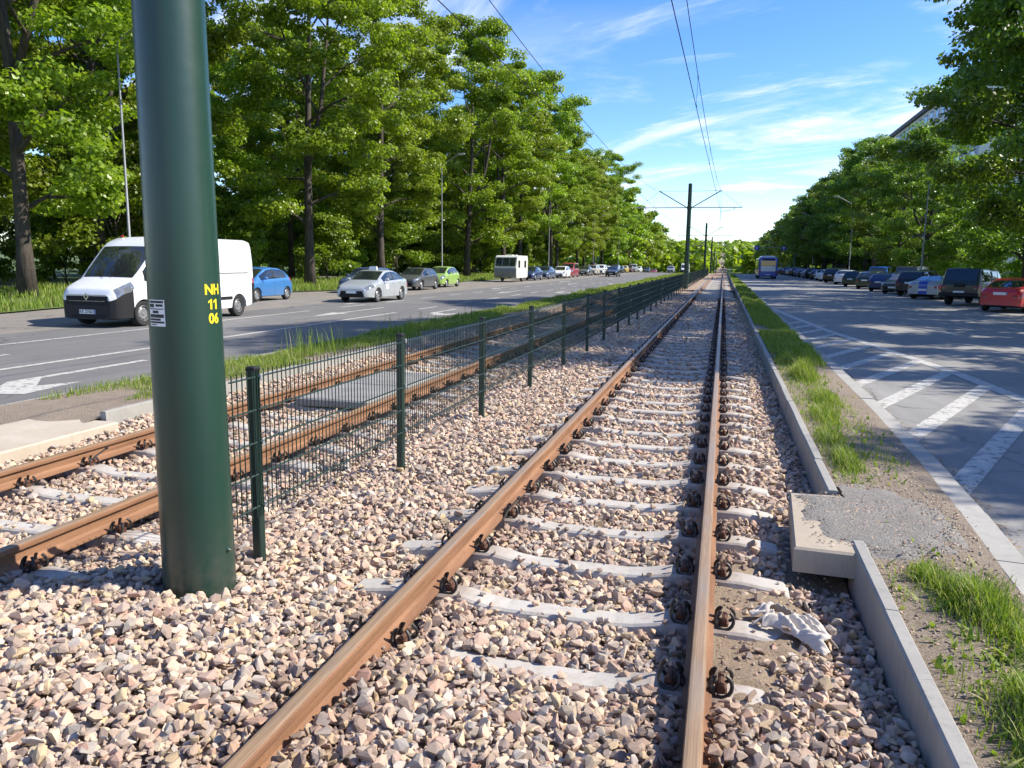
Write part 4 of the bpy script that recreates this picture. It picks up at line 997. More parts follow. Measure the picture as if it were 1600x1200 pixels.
# ---------------------------------------------------------------- vehicles
def paint(name, col, metal=.25, rough=.28):
    key = 'paint_'+name
    if key in MATS: return MATS[key]
    n = NT(key); pos = n.coord('Object'); f = n.noise(2.0, 4, vec=pos); d = n.noise(5, 5, .7, vec=pos)
    c = n.mix(n.mr(f, .3, .7), tuple(v*.94 for v in col), col); z = n.n('ShaderNodeSeparateXYZ'); n.l(pos, z.inputs[0])
    dust = n.math('MULTIPLY', n.mr(z.outputs[2], .6, .2), n.mr(d, .3, .7, .05, .3)); c = n.mix(dust, c, (.22, .20, .17))
    n.bsdf(c, n.mr(d, .3, .7, rough, rough+.12), metal, None, .5, Coat_Weight=.55, Coat_Roughness=.06); MATS[key] = n.m; return n.m
def glass_mat():
    n = NT('vehicle_glass'); f = n.noise(1.2, 3)
    n.bsdf(n.mix(f, (.010, .013, .014), (.022, .028, .030)), .04, 0, None, .75, Coat_Weight=.6, Coat_Roughness=.02); return n.m
M_GLASS = glass_mat()
M_TYRE = simple('tyre_rubber', (.018, .018, .019), .85, 0, .3, 30)
M_RIM = simple('alloy_rim', (.42, .43, .44), .35, .6, .15, 15)
M_STEELRIM = simple('steel_rim', (.22, .22, .23), .5, .4, .2, 15)
M_UNDER = simple('underbody', (.012, .012, .012), .9)
M_TRIM = simple('black_trim', (.014, .014, .016), .6, 0, .2, spec=.3)
M_HEAD = simple('headlamp_glass', (.26, .28, .30), .06, .5, .5, 14, spec=.9)
M_TAIL = simple('tail_lamp_red', (.28, .010, .012), .15, 0, .2, 12)
M_CHROME = simple('chrome', (.6, .6, .62), .15, .9)
M_PLATE = simple('plate_white', (.72, .72, .70), .45, 0, .08, 30)
M_PBLUE = simple('plate_blue', (.02, .05, .35), .45)
WHEELS = {}
def wheel_meshes(R, w, spokes):
    k = (R, w, spokes)
    if k in WHEELS: return WHEELS[k]
    t = MB(); r = R*.66; t.lathe([(r, -w*.40), (R*.90, -w*.5), (R*.975, -w*.42), (R, -w*.25), (R, w*.25), (R*.975, w*.42), (R*.90, w*.5), (r, w*.40), (r, -w*.40)], axis='X', n=28)
    rm = MB(); rm.lathe([(0, -.02), (r*.98, -.02)], axis='X', n=24, mi=1); rm.lathe([(r, w*.36), (r*.92, w*.44), (r*.88, w*.30), (r*.86, -.0)], axis='X', n=24)
    rm.lathe([(r*.26, -.01), (r*.24, w*.36), (0, w*.40)], axis='X', n=12)
    if spokes:
        for s in range(spokes):
            a = 2*math.pi*s/spokes; ca, sa_ = math.cos(a), math.sin(a); hw = r*.15
            q = []
            for rr, ww, xx in ((r*.18, hw*1.1, w*.34), (r*.9, hw*.75, w*.30)):
                for sg in (-1, 1):
                    y, z = rr*ca-sg*ww*sa_, rr*sa_+sg*ww*ca; q += [(xx-.03, y, z), (xx, y, z)]
            rm.add(q, [(1, 3, 7, 5), (0, 1, 5, 4), (2, 6, 7, 3), (4, 5, 7, 6)])
    else:
        rm.lathe([(r*.86, w*.20), (r*.62, w*.34), (r*.24, w*.30)], axis='X', n=20)
        for s in range(8):
            a = 2*math.pi*s/8; rm.lathe([(0, .012), (r*.07, .012), (r*.07, 0)], (w*.29, r*.74*math.cos(a), r*.74*math.sin(a)), 'X', 6, mi=1)
    WHEELS[k] = (t.mesh('wheel', M_TYRE, True, 40), rm.mesh('rim', [M_RIM if spokes else M_STEELRIM, M_UNDER], True, 35)); return WHEELS[k]
def smooth_interp(pts, us, k=.05):
    x = [p[0] for p in pts]; y = [p[1] for p in pts]
    out = np.zeros(len(us)); W = 0
    for d in (-1.5, -1, -.5, 0, .5, 1, 1.5):
        w = math.exp(-d*d); out += w*np.interp(np.clip(np.array(us)+d*k, x[0], x[-1]), x, y); W += w
    return out/W
class CarKind:
    """lofted body: returns meshes of the parts, built once per kind"""
    def __init__(s, S):
        s.S = S; L, W = S['L'], S['W']/2; s.L, s.W = L, W
        us = list(np.arange(0, L+.001, S.get('step', .09)))+[0, .02, .05, .09, L-.09, L-.05, L-.02, L]
        ar = S['wr']*1.13
        for uw in S['wheels']: us += [uw-ar-.001, uw+ar+.001]+[uw+ar*math.cos(a) for a in np.linspace(0, math.pi, 15)]
        for key in ('screen', 'rear', 'side'): us += list(S.get(key, ()))
        for p in S.get('pillars', ()): us += list(p)
        for p in S.get('seams', ()): us += [p, p+.012]
        for h in ('head', 'tail'): us += list(S[h][:2])
        us = sorted(set(round(u, 4) for u in us if 0 <= u <= L+1e-6)); u2 = [us[0]]
        for u in us[1:]:
            if u-u2[-1] > .004: u2.append(u)
        s.us = us = np.array(u2); zt = smooth_interp(S['top'], us, .035); zs = smooth_interp(S['belt'], us, .05); pl = smooth_interp(S['plan'], us, .03)
        zb = smooth_interp(S.get('bot', [(0, .24), (.5, .2), (L-.5, .2), (L, .28)]), us, .04); arch = np.zeros(len(us))
        for uw in S['wheels']:
            d = np.abs(us-uw); z = np.where(d < ar, np.sqrt(np.maximum(ar*ar-d*d, 0))+S['wr'], 0); arch = np.maximum(arch, z)
        zbl = np.maximum(zb, arch); rw = S.get('rw', .76); ring = []
        zt = np.maximum(zt, zs+.015)
        for i in range(len(us)):
            w = W*pl[i]; gh = zt[i]-zs[i]; k = min(1, max(0, gh/.34)); wt = w*((1-k)*.84+k*rw); b = zbl[i]; z5 = max(zs[i], b+.06)
            p5 = (w-.03, z5); p6 = (w-.045, z5+.022*k+.004); p9 = (wt, zt[i]-.045*k-.008)
            L7 = lambda t, bl: (p6[0]+(p9[0]-p6[0])*t+bl*k, p6[1]+(p9[1]-p6[1])*t)
            ring.append([(0, zb[i] if arch[i] < zb[i] else b), (w-.16, b), (w-.012 if b < .4 else w+.006, b+.03 if b < .4 else b+.008), (w+.0, b+(z5-b)*.5), (w-.003, b+(z5-b)*.84), p5, p6, L7(.5, .022), L7(.92, .006), p9, (wt-.075, zt[i]-.018*k-.003), (wt*.5, zt[i]-.004), (0, zt[i])])
        s.ring = ring; s.zs, s.zt, s.zb = zs, zt, zbl
        s.v = []; NR = 13; s.NR = NR
        for i, u in enumerate(us):
            y = L/2-u
            s.v += [(x, y, z) for x, z in ring[i]]+[(-x, y, z) for x, z in ring[i][1:-1]]
        s.PR = NR+NR-2
        s.faces = {}
        inr = lambda a, r: r and r[0]-1e-3 <= a[0] and a[1] <= r[1]+1e-3
        for i in range(len(us)-1):
            seg = (us[i], us[i+1])
            for side in (1, -1):
                for j in range(NR-1):
                    tag = 'body'
                    if j == 0: tag = 'underbody'
                    elif j in (10, 11) and inr(seg, S.get('screen')): tag = 'windscreen'
                    elif j in (10, 11) and inr(seg, S.get('rear')): tag = 'rear_window'
                    elif j in (6, 7) and inr(seg, S.get('side')) and (zt[i]-zs[i] > .09 and zt[i+1]-zs[i+1] > .06):
                        if any(inr(seg, p) for p in S.get('pillars', ())): tag = 'pillar#%d#%d' % (side, sum(1 for p in S.get('pillars', ()) if seg[0] > p[0]-.002))
                        else:
                            n = sum(1 for p in S.get('pillars', ()) if seg[0] > p[0]); tag = 'side_window#%d#%d' % (side, n)
                    elif inr(seg, S['head'][:2]) and j in S['head'][2]: tag = 'headlight#%d' % side
                    elif inr(seg, S['tail'][:2]) and j in S['tail'][2]: tag = 'tail_light#%d' % side
                    elif j in (2, 3, 4, 5) and any(inr(seg, (p, p+.012)) for p in S.get('seams', ())): tag = 'door_gap#%d#%d' % (side, sum(1 for p in S['seams'] if seg[0] >= p-.001))
                    elif S.get('skirt') and j == 1: tag = 'skirt#%d#%d' % (side, sum(1 for p in S['wheels'] if seg[0] >= p))
                    elif S.get('bumper') and j in (1, 2, 3) and (seg[1] <= S['bumper'][0] or seg[0] >= L-S['bumper'][1]): tag = 'bumper#front' if seg[0] < 2 else 'bumper#rear'
                    f = (s.idx(i, j, side), s.idx(i, j+1, side), s.idx(i+1, j+1, side), s.idx(i+1, j, side))
                    s.faces.setdefault(tag, []).append(f if side > 0 else f[::-1])
        n = len(us)-1
        for e, nm in ((0, 'front'), (n, 'rear')):
            for j in range(NR-1):
                q = [s.idx(e, j, -1), s.idx(e, j, 1), s.idx(e, j+1, 1), s.idx(e, j+1, -1)]
                q = [a_ for k_, a_ in enumerate(q) if a_ not in q[:k_]]
                if e == n: q = q[::-1]
                tg = 'bumper#'+nm if (S.get('bumper') and 0 < j <= 3) else ('valance#'+nm if (not S.get('bumper') and j == 1) else 'body')
                s.faces.setdefault(tg, []).append(q)
        s.meshes = {}
        for tag, fs in s.faces.items():
            used = sorted({q for f in fs for q in f}); mp = {q: k for k, q in enumerate(used)}
            m = MB(); m.add([s.v[q] for q in used], [tuple(mp[q] for q in f) for f in fs])
            me = bpy.data.meshes.new(tag.split('#')[0]); me.from_pydata(m.v, [], m.f); me.update()
            me.polygons.foreach_set('use_smooth', [True]*len(me.polygons)); me.set_sharp_from_angle(angle=math.radians(38)); me.materials.append(None)
            s.meshes[tag] = me
    def idx(s, i, j, side):
        if side > 0 or j in (0, s.NR-1): return i*s.PR+j
        return i*s.PR+s.NR+j-1
    def at(s, u, key): return float(np.interp(u, s.us, getattr(s, key)))
DEF = {'underbody': M_UNDER, 'windscreen': M_GLASS, 'rear_window': M_GLASS, 'side_window': M_GLASS, 'pillar': M_TRIM, 'headlight': M_HEAD, 'tail_light': M_TAIL, 'door_gap': M_UNDER, 'skirt': M_TRIM, 'valance': M_TRIM, 'bumper': M_TRIM}
EXTRA = {}
def cached(key, fn):
    if key not in EXTRA: EXTRA[key] = fn()
    return EXTRA[key]
def vehicle(kind, K, col, name, cat, label, loc, rz, group=None, text=None, alloy=5, glass=None, plates=(1, 1)):
    S = K.S; L = K.L; t = thing(name, label, cat, (loc[0], loc[1], float(gz(loc[1]))+.008), rz, group)
    def part(nm, me, mat, par=t, **k):
        o = put(nm, me, par, **k)
        if mat is not None:
            if me.materials: o.material_slots[0].link = 'OBJECT'; o.material_slots[0].material = mat
        return o
    for tag, me in K.meshes.items():
        nm = tag.split('#')[0]; part(nm, me, col if nm == 'body' else (DEF[nm]))
    tm, rm = wheel_meshes(S['wr'], S.get('ww', .2), alloy)
    for uw in S['wheels']:
        for sd_ in (-1, 1):
            w = put('wheel', tm, t, (sd_*(K.W-S.get('ww', .2)*.5-.015), L/2-uw, S['wr']), (0, 0, 0 if sd_ > 0 else math.pi)); put('rim', rm, w)
    zg = S.get('grille')
    if zg:
        def gm():
            m = MB(); w0 = K.W*S['plan'][0][1]; m.box(-w0*zg[2], w0*zg[2], L/2-.004, L/2+.008, zg[0], zg[1], .004)
            for k in range(3): z = zg[0]+(zg[1]-zg[0])*(k+.7)/3.4; m.box(-w0*zg[2]*.97, w0*zg[2]*.97, L/2+.006, L/2+.014, z-.006, z+.006, mi=1)
            return m.mesh('grille', [M_UNDER, M_TRIM])
        put('grille', cached((kind, 'grille'), gm), t)
    def pm():
        m = MB(); m.box(-.26, .26, -.004, .006, -.057, .057, .002); m.box(-.257, -.22, .005, .0075, -.054, .054, mi=1); return m.mesh('number_plate', [M_PLATE, M_PBLUE])
    pm = cached('plate', pm)
    if plates[0]:
        p = put('number_plate', pm, t, (0, L/2+.014, S.get('pz', (.42, .6))[0]), (0, 0, 0))
        if text:
            me = text_mesh(text, .115, .002); me.materials.clear(); me.materials.append(M_INK); o = put('plate_lettering', me, p, (.015, .0085, 0), (math.pi/2, 0, math.pi))
    if plates[1]: put('number_plate', pm, t, (0, -L/2-.010, S.get('pz', (.42, .6))[1]), (0, 0, math.pi))
    def tl():
        m = MB(); wr_ = K.W*S['plan'][-1][1]; z1 = float(K.zs[-1])-.02; m.box(-.16, .0, -.03, .012, -.13, .0, .012); m.box(-.15, -.03, -.02, .016, -.125, -.085, .004, mi=1); return m.mesh('rear_lamp', [M_TAIL, M_HEAD])
    if kind != 'van':
        me_ = cached((kind, 'rear_lamp'), tl); wr_ = K.W*S['plan'][-1][1]; z1 = float(K.zs[-1])-.01
        put('rear_lamp', me_, t, (-wr_+.02, -L/2, z1), (0, 0, PI)); put('rear_lamp', me_, t, (wr_-.02+.0, -L/2, z1), (0, PI, PI), (1, 1, -1))
    def mm():
        m = MB(); vs = []
        m.lathe([(0, -.11), (.05, -.10), (.072, -.03), (.070, .05), (.045, .10), (0, .105)], axis='X', n=10); m.v = [(x, y*.75, z) for x, y, z in m.v]
        return m.mesh('door_mirror', None, True)
    mme = cached('mirror', mm)
    if not mme.materials: mme.materials.append(None)
    um = S['mirror']; zm = K.at(um, 'zs')+.09
    for sd_ in (-1, 1):
        o = part('door_mirror', mme, S.get('mirror_mat') or col, loc=(sd_*(K.W+.085), L/2-um, zm))
        if S.get('mirror_scale'): o.scale = S['mirror_scale']
    if S.get('handles'):
        hm = cached('handle', lambda: (lambda m: (m.box(-.012, .012, -.085, .085, -.012, .012, .006), m.mesh('door_handle', [None]))[1])(MB()))
        for u in S['handles']:
            z = K.at(u, 'zs')-.11
            for sd_ in (-1, 1): part('door_handle', hm, col, loc=(sd_*(K.W+.006), L/2-u, z))
    return t
HEADJ, TAILJ = (4, 5, 6, 7, 8), (3, 4)
KIND = {}
KIND['sedan'] = CarKind(dict(L=4.6, W=1.78, wr=.315, wheels=(.92, 3.60), top=[(0, .60), (.05, .68), (.15, .74), (.5, .84), (1.25, .98), (2.05, 1.40), (2.5, 1.45), (3.0, 1.43), (3.45, 1.34), (4.15, 1.06), (4.5, 1.02), (4.56, .96), (4.6, .80)],
    belt=[(0, .58), (.3, .72), (1.2, .90), (3.4, .96), (4.3, .97), (4.6, .76)], plan=[(0, .70), (.08, .84), (.25, .93), (.6, .985), (1, 1), (3.6, 1), (4.2, .96), (4.5, .88), (4.6, .76)],
    screen=(1.27, 2.03), rear=(3.42, 4.12), side=(1.5, 3.95), pillars=((2.60, 2.68), (3.42, 3.47)), seams=(1.42, 2.63, 3.36), head=(.05, .55, HEADJ), tail=(4.26, 4.56, TAILJ), grille=(.30, .52, .86), mirror=1.62, handles=(2.45, 3.25), pz=(.47, .80)))
KIND['hatch'] = CarKind(dict(L=3.95, W=1.70, wr=.295, wheels=(.80, 3.28), top=[(0, .60), (.05, .72), (.15, .80), (.85, .99), (1.72, 1.46), (2.2, 1.52), (2.9, 1.48), (3.35, 1.36), (3.72, 1.08), (3.88, .95), (3.95, .78)],
    belt=[(0, .58), (.25, .76), (.9, .92), (3.2, 1.0), (3.7, .98), (3.95, .72)], plan=[(0, .66), (.08, .82), (.25, .93), (.6, .99), (1, 1), (3.2, 1), (3.6, .96), (3.85, .88), (3.95, .78)],
    screen=(.88, 1.68), rear=(3.2, 3.68), side=(1.15, 3.30), pillars=((2.18, 2.26), (2.98, 3.02)), seams=(1.10, 2.20, 2.98), head=(.05, .55, HEADJ), tail=(3.55, 3.88, (4, 5, 6)), grille=(.30, .50, .82), mirror=1.32, handles=(2.05, 2.85), pz=(.45, .74)))
KIND['compact'] = CarKind(dict(L=4.25, W=1.78, wr=.315, wheels=(.88, 3.50), top=[(0, .60), (.05, .70), (.2, .78), (1.1, .98), (1.95, 1.40), (2.4, 1.45), (3.2, 1.42), (3.65, 1.33), (4.05, 1.05), (4.18, .92), (4.25, .76)],
    belt=[(0, .58), (.3, .76), (1.1, .91), (3.4, .99), (4.0, .98), (4.25, .72)], plan=[(0, .68), (.08, .84), (.25, .94), (.6, .99), (1, 1), (3.5, 1), (3.9, .96), (4.15, .88), (4.25, .78)],
    screen=(1.12, 1.92), rear=(3.52, 4.03), side=(1.38, 3.72), pillars=((2.42, 2.50), (3.20, 3.25)), seams=(1.30, 2.45, 3.2), head=(.05, .58, HEADJ), tail=(3.9, 4.18, (4, 5)), grille=(.30, .50, .86), mirror=1.55, handles=(2.3, 3.1), pz=(.46, .72)))
KIND['estate'] = CarKind(dict(L=4.55, W=1.77, wr=.315, wheels=(.92, 3.62), top=[(0, .60), (.05, .70), (.2, .78), (1.15, .97), (1.95, 1.42), (2.4, 1.48), (3.6, 1.46), (4.1, 1.40), (4.42, 1.02), (4.5, .88), (4.55, .74)],
    belt=[(0, .58), (.3, .75), (1.1, .91), (3.8, .98), (4.3, .97), (4.55, .72)], plan=[(0, .68), (.08, .84), (.25, .94), (.6, .99), (1, 1), (3.7, 1), (4.2, .96), (4.45, .90), (4.55, .80)],
    screen=(1.17, 1.92), rear=(4.1, 4.40), side=(1.42, 4.15), pillars=((2.45, 2.53), (3.32, 3.38)), seams=(1.36, 2.48, 3.3), head=(.05, .58, HEADJ), tail=(4.2, 4.48, (4, 5, 6)), grille=(.30, .50, .86), mirror=1.6, handles=(2.3, 3.15), pz=(.46, .72)))
KIND['suv'] = CarKind(dict(L=4.5, W=1.85, wr=.36, ww=.23, wheels=(.90, 3.58), top=[(0, .74), (.05, .86), (.2, .95), (1.1, 1.10), (1.75, 1.58), (2.2, 1.68), (3.6, 1.66), (4.1, 1.58), (4.38, 1.12), (4.46, .98), (4.5, .84)],
    belt=[(0, .72), (.3, .90), (1.1, 1.02), (3.8, 1.10), (4.3, 1.08), (4.5, .82)], plan=[(0, .72), (.08, .86), (.25, .95), (.6, .99), (1, 1), (3.7, 1), (4.2, .97), (4.42, .92), (4.5, .82)], bot=[(0, .32), (.5, .27), (4.0, .27), (4.5, .36)],
    screen=(1.12, 1.72), rear=(4.12, 4.36), side=(1.36, 4.15), pillars=((2.38, 2.46), (3.25, 3.31)), seams=(1.3, 2.42, 3.25), head=(.05, .55, HEADJ), tail=(4.2, 4.44, (4, 5, 6)), grille=(.42, .70, .82), mirror=1.5, skirt=True, rw=.80, handles=(2.25, 3.1), pz=(.5, .86)))
KIND['coupe'] = CarKind(dict(L=4.83, W=1.92, wr=.36, ww=.25, wheels=(.95, 3.80), top=[(0, .66), (.05, .74), (.15, .80), (.6, .90), (1.6, 1.00), (2.4, 1.33), (2.75, 1.37), (3.2, 1.36), (4.15, 1.08), (4.7, 1.05), (4.78, 1.0), (4.83, .82)],
    belt=[(0, .64), (.3, .80), (1.5, .95), (3.6, 1.00), (4.5, 1.0), (4.83, .78)], plan=[(0, .74), (.08, .87), (.25, .95), (.6, .99), (1, 1), (3.9, 1), (4.4, .98), (4.72, .92), (4.83, .82)],
    screen=(1.62, 2.36), rear=(3.25, 4.12), side=(1.85, 3.75), pillars=((3.1, 3.16),), seams=(1.8, 3.1), head=(.05, .5, HEADJ), tail=(4.56, 4.80, (3, 4)), grille=(.38, .60, .86), mirror=2.0, rw=.72, handles=(2.95,), pz=(.47, .56)))
KIND['pickup'] = CarKind(dict(L=5.2, W=1.84, wr=.38, ww=.24, wheels=(.95, 4.03), top=[(0, .85), (.05, .96), (.2, 1.04), (1.2, 1.16), (1.85, 1.68), (2.2, 1.78), (3.3, 1.78), (3.5, 1.82), (4.6, 1.86), (4.85, 1.84), (5.12, 1.22), (5.16, 1.16), (5.2, .98)],
    belt=[(0, .83), (.3, 1.0), (1.1, 1.10), (3.4, 1.14), (4.9, 1.16), (5.2, .96)], plan=[(0, .76), (.08, .88), (.25, .95), (.6, .99), (1, 1), (4.6, 1), (5.05, .97), (5.16, .93), (5.2, .88)], bot=[(0, .42), (.5, .36), (4.6, .38), (5.2, .50)],
    screen=(1.22, 1.82), rear=(4.84, 5.11), side=(1.42, 4.85), pillars=((2.35, 2.45), (3.18, 3.52)), seams=(1.4, 2.4, 3.3), head=(.05, .5, HEADJ), tail=(4.98, 5.18, (3, 4)), grille=(.52, .82, .82), mirror=1.6, rw=.84, handles=(2.25, 3.1), pz=(.6, .68)))
KIND['van'] = CarKind(dict(L=6.2, W=2.07, wr=.345, ww=.23, wheels=(.92, 5.26), step=.08, top=[(0, .86), (.04, .98), (.12, 1.06), (.75, 1.30), (1.62, 2.16), (1.85, 2.34), (2.2, 2.46), (2.8, 2.50), (5.9, 2.50), (6.12, 2.44), (6.2, 2.30)],
    belt=[(0, .80), (.25, 1.02), (.9, 1.20), (6.0, 1.22), (6.2, 1.20)], plan=[(0, .70), (.06, .82), (.2, .91), (.5, .97), (.9, 1), (5.8, 1), (6.1, .985), (6.2, .96)], bot=[(0, .22), (.4, .22), (5.7, .28), (6.2, .38)],
    screen=(.78, 1.66), side=(1.02, 2.02), seams=(1.0, 2.08, 3.35), head=(.10, .62, (4, 5, 6, 7)), tail=(6.05, 6.2, (4, 5)), bumper=(.60, .22), grille=(.60, .84, .93), mirror=1.45, mirror_mat=M_TRIM, mirror_scale=(1.0, 1.1, 2.0), rw=.885, handles=(1.9,), pz=(.42, .9)))
KIND['minivan'] = CarKind(dict(L=4.75, W=1.90, wr=.325, wheels=(.95, 3.85), top=[(0, .74), (.05, .86), (.2, .95), (.95, 1.20), (1.65, 1.78), (2.0, 1.90), (4.2, 1.90), (4.55, 1.82), (4.7, 1.2), (4.75, 1.0)],
    belt=[(0, .72), (.3, .92), (1.0, 1.08), (4.4, 1.12), (4.75, .98)], plan=[(0, .70), (.08, .84), (.25, .94), (.6, .99), (1, 1), (4.2, 1), (4.6, .97), (4.75, .90)],
    screen=(.98, 1.62), rear=(4.56, 4.70), side=(1.2, 4.45), pillars=((2.2, 2.3), (3.3, 3.38)), seams=(1.2, 2.25), head=(.05, .5, HEADJ), tail=(4.6, 4.74, (3, 4, 5)), grille=(.36, .62, .84), mirror=1.45, rw=.86, handles=(2.1,), pz=(.45, .85)))
PC = dict(white=(.74, .75, .76), silver=(.36, .375, .39), lightsilver=(.46, .49, .52), grey=(.10, .105, .11), darkgrey=(.045, .047, .05), black=(.012, .012, .014), blue=(.06, .22, .52), navy=(.03, .05, .14), steel=(.07, .11, .22), red=(.50, .012, .015), maroon=(.35, .05, .06), green=(.34, .52, .12), dgreen=(.018, .040, .034), olive=(.022, .028, .020), beige=(.48, .46, .38), yellow=(.55, .42, .06), brown=(.16, .05, .03), vblue=(.03, .16, .50))
PM = {k: paint(k, v, .0 if k in ('white', 'red', 'beige', 'yellow', 'vblue') else .3) for k, v in PC.items()}
def car(kind, col, label, x, y, deg=180, group=None, **k):
    return vehicle(kind, KIND[kind], PM[col], {'pickup': 'pickup_truck', 'van': 'delivery_van', 'minivan': 'passenger_van'}.get(kind, 'parked_car'), {'pickup': 'pickup truck', 'van': 'van', 'minivan': 'van'}.get(kind, 'car'), label, (x, y), math.radians(deg), group, **k)
# --- the white panel van
van = car('van', 'white', 'white high-roof panel van with black front bumper driving behind the lettered mast', -16.38, 20.02, 180, text='KK 27661', alloy=0, plates=(1, 0))
van.name = 'delivery_van'
KV = KIND['van']
m = MB()      # diamond badge on the nose
d0 = [(0, .105), (.078, 0), (0, -.105), (-.078, 0)]; d1 = [(a*.55, b*.55) for a, b in d0]
for h in (3.112, 3.128): m.add([(a, h, b) for a, b in d0+d1], [(k, (k+1) % 4, 4+(k+1) % 4, 4+k) for k in range(4)])
m.add([(a, h, b) for h in (3.112, 3.128) for a, b in d0], [(k, (k+1) % 4, 4+(k+1) % 4, 4+k) for k in range(4)])
m.obj('badge', M_CHROME, van, loc=(0, 0, .82))
m = MB(); m.box(-.62, .62, 3.09, 3.118, .855, .872, .004); m.box(-.60, .60, 3.09, 3.118, .70, .712, .003); m.obj('grille_bar', M_CHROME, van)
m = MB(); m.box(-.55, .55, 3.085, 3.112, .26, .35, .01); m.obj('air_intake', M_UNDER, van)
for sd_ in (-1, 1):
    m = MB(); m.box(-.12, .12, -.02, .015, -.045, .045, .01); m.obj('fog_lamp', M_HEAD, van, loc=(sd_*.80, 2.98, .46), rot=(0, 0, -sd_*.55))
    m = MB(); m.box(-.012, .012, -1.45, 1.65, -.05, .05, .006); m.obj('side_moulding', M_TRIM, van, loc=(sd_*1.035, -.35, .62))
    m = MB(); m.box(-.006, .006, -1.25, .62, -.30, .30, .006); m.obj('pressed_panel', PM['white'], van, loc=(sd_*.995, -1.55, 1.72), rot=(0, -sd_*.095, 0))
    m = MB(); m.lathe([(0, .05), (.04, .045), (.05, 0)], n=10); m.obj('roof_marker', M_TAIL, van, loc=(sd_*.72, .88, 2.46))
    m = MB(); m.tube([(sd_*.1, 2.36, 1.33), (sd_*.45, 2.1, 1.56)], .008, 5); m.obj('wiper', M_TRIM, van)
# --- the taxi
taxi = car('sedan', 'lightsilver', 'silver taxi saloon with a white roof sign driving along the left road', -15.92, 33.6, 180, alloy=5); taxi.name = 'taxi'
m = MB(); m.add([(-.20, -.07, 0), (.20, -.07, 0), (.20, .07, 0), (-.20, .07, 0), (-.17, -.035, .15), (.17, -.035, .15), (.17, .035, .15), (-.17, .035, .15)], [(3, 2, 1, 0), (4, 5, 6, 7), (0, 1, 5, 4), (1, 2, 6, 5), (2, 3, 7, 6), (3, 0, 4, 7)]); m.obj('roof_sign', M_WHITE, taxi, loc=(0, .02, 1.45))
for sd_ in (-1, 1):
    m = MB(); m.box(-.003, .003, -.13, .13, -.10, .10, .0); m.box(-.0045, .0045, -.09, -.03, -.05, .05, 0, 1); m.box(-.0045, .0045, .0, .08, -.05, .05, 0, 1); m.obj('door_sticker', [M_WHITE, PM['lightsilver']], taxi, loc=(sd_*.895, .42, .68))
m = MB(); m.prism([(-.62, .27), (.62, .27), (.52, .50), (-.52, .50)], 2.296, 2.312, 'Y'); m.obj('front_intake', M_UNDER, taxi)
# --- parked on the left
LG = 'cars parked on the left strip'
car('hatch', 'blue', 'light blue hatchback parked just behind the white van', -20.75, 31.3, 180, LG, alloy=8)
car('estate', 'steel', 'dark bluish estate car mostly hidden behind the taxi', -20.6, 42.6, 180, LG)
car('compact', 'grey', 'dark grey hatchback parked between the taxi and the green hatchback', -19.75, 48.3, 180, LG)
car('hatch', 'green', 'pale green hatchback parked near a maple trunk', -20.35, 54.7, 180, LG, alloy=8)
car('sedan', 'navy', 'navy car half hidden right behind the caravan', -20.0, 81.3, 180, LG)
car('sedan', 'steel', 'steel blue saloon parked between the navy car and the white estate', -20.2, 89.0, 180, LG)
car('estate', 'white', 'white estate car parked beside the red van', -19.7, 96.0, 180, LG)
car('minivan', 'maroon', 'faded red passenger van with dark windscreen parked after the white estate', -20.0, 102.8, 180, LG, plates=(0, 1))
car('sedan', 'grey', 'dark grey saloon parked after the red van', -20.3, 117.0, 180, LG)
suvb = car('suv', 'beige', 'beige off-roader with a dark load on its roof', -20.3, 124.0, 180, LG)
m = MB(); m.lathe([(0, .36), (.35, .30), (.62, .10), (.6, 0), (0, 0)], n=14); m.v = [(x, y*1.3, z) for x, y, z in m.v]; m.obj('roof_load', M_TRIM, suvb, True, loc=(0, -.4, 1.68))
car('suv', 'white', 'white off-roader parked after the beige one', -20.2, 131.5, 180, LG)
car('estate', 'white', 'white car tucked in between the white off-roader and a dark hatchback', -20.4, 138.5, 180, LG)
car('compact', 'black', 'black car driving towards the viewer on the left road', -15.4, 112.0, 180)
for col, kd, y, lb in (('darkgrey', 'suv', 150, 'dark off-roader parked beyond the white cars'), ('black', 'compact', 157, 'black hatchback parked before the yellow car'), ('yellow', 'hatch', 165, 'yellow hatchback in the far left row'), ('brown', 'compact', 174, 'rust brown car parked after the yellow one'), ('silver', 'minivan', 182, 'silver van parked after the rust brown car'), ('white', 'estate', 193, 'white car after the silver van in the far left row'), ('darkgrey', 'estate', 216, 'dark car parked alone farther down the left row'), ('maroon', 'compact', 238, 'small dull red car last in the left row')):
    car(kd, col, lb, -20.3, y, 180, LG)
# oncoming vehicles far down the left road
car('van', 'white', 'white van coming over the crest far down the left road', -9.6, 206, 180, alloy=0)
car('suv', 'silver', 'silver car coming over the crest beside the far white van', -12.6, 196, 180)
# --- angled parking on the right
RG = 'cars in the angled parking on the right'; AN = 32
def rcar(kind, col, label, y, x=11.3, deg=-AN, rear=True, **k):
    L = KIND[kind].L; a = math.radians(-deg)
    return car(kind, col, label, x+L/2*math.sin(a), y+L/2*math.cos(a), deg if rear else deg+180, RG, **k)
red = rcar('sedan', 'red', 'bright red saloon at the end of the angled parking row', 37.0, 11.35)
pk = rcar('pickup', 'olive', 'dark green pickup truck with a canopy over its bed', 42.4, 11.2, alloy=0)
m = MB(); m.box(-.88, .88, -.10, .06, -.09, .09, .02); m.obj('rear_bumper', M_TRIM, pk, loc=(0, -2.62, .56))
m = MB(); m.box(-.25, .25, -.04, .02, -.10, .10, .02); m.obj('tailgate_handle', M_TRIM, pk, loc=(0, -2.61, 1.02))
mus = rcar('coupe', 'silver', 'silver coupe with a broad blue stripe over its tail', 50.0, 11.3)
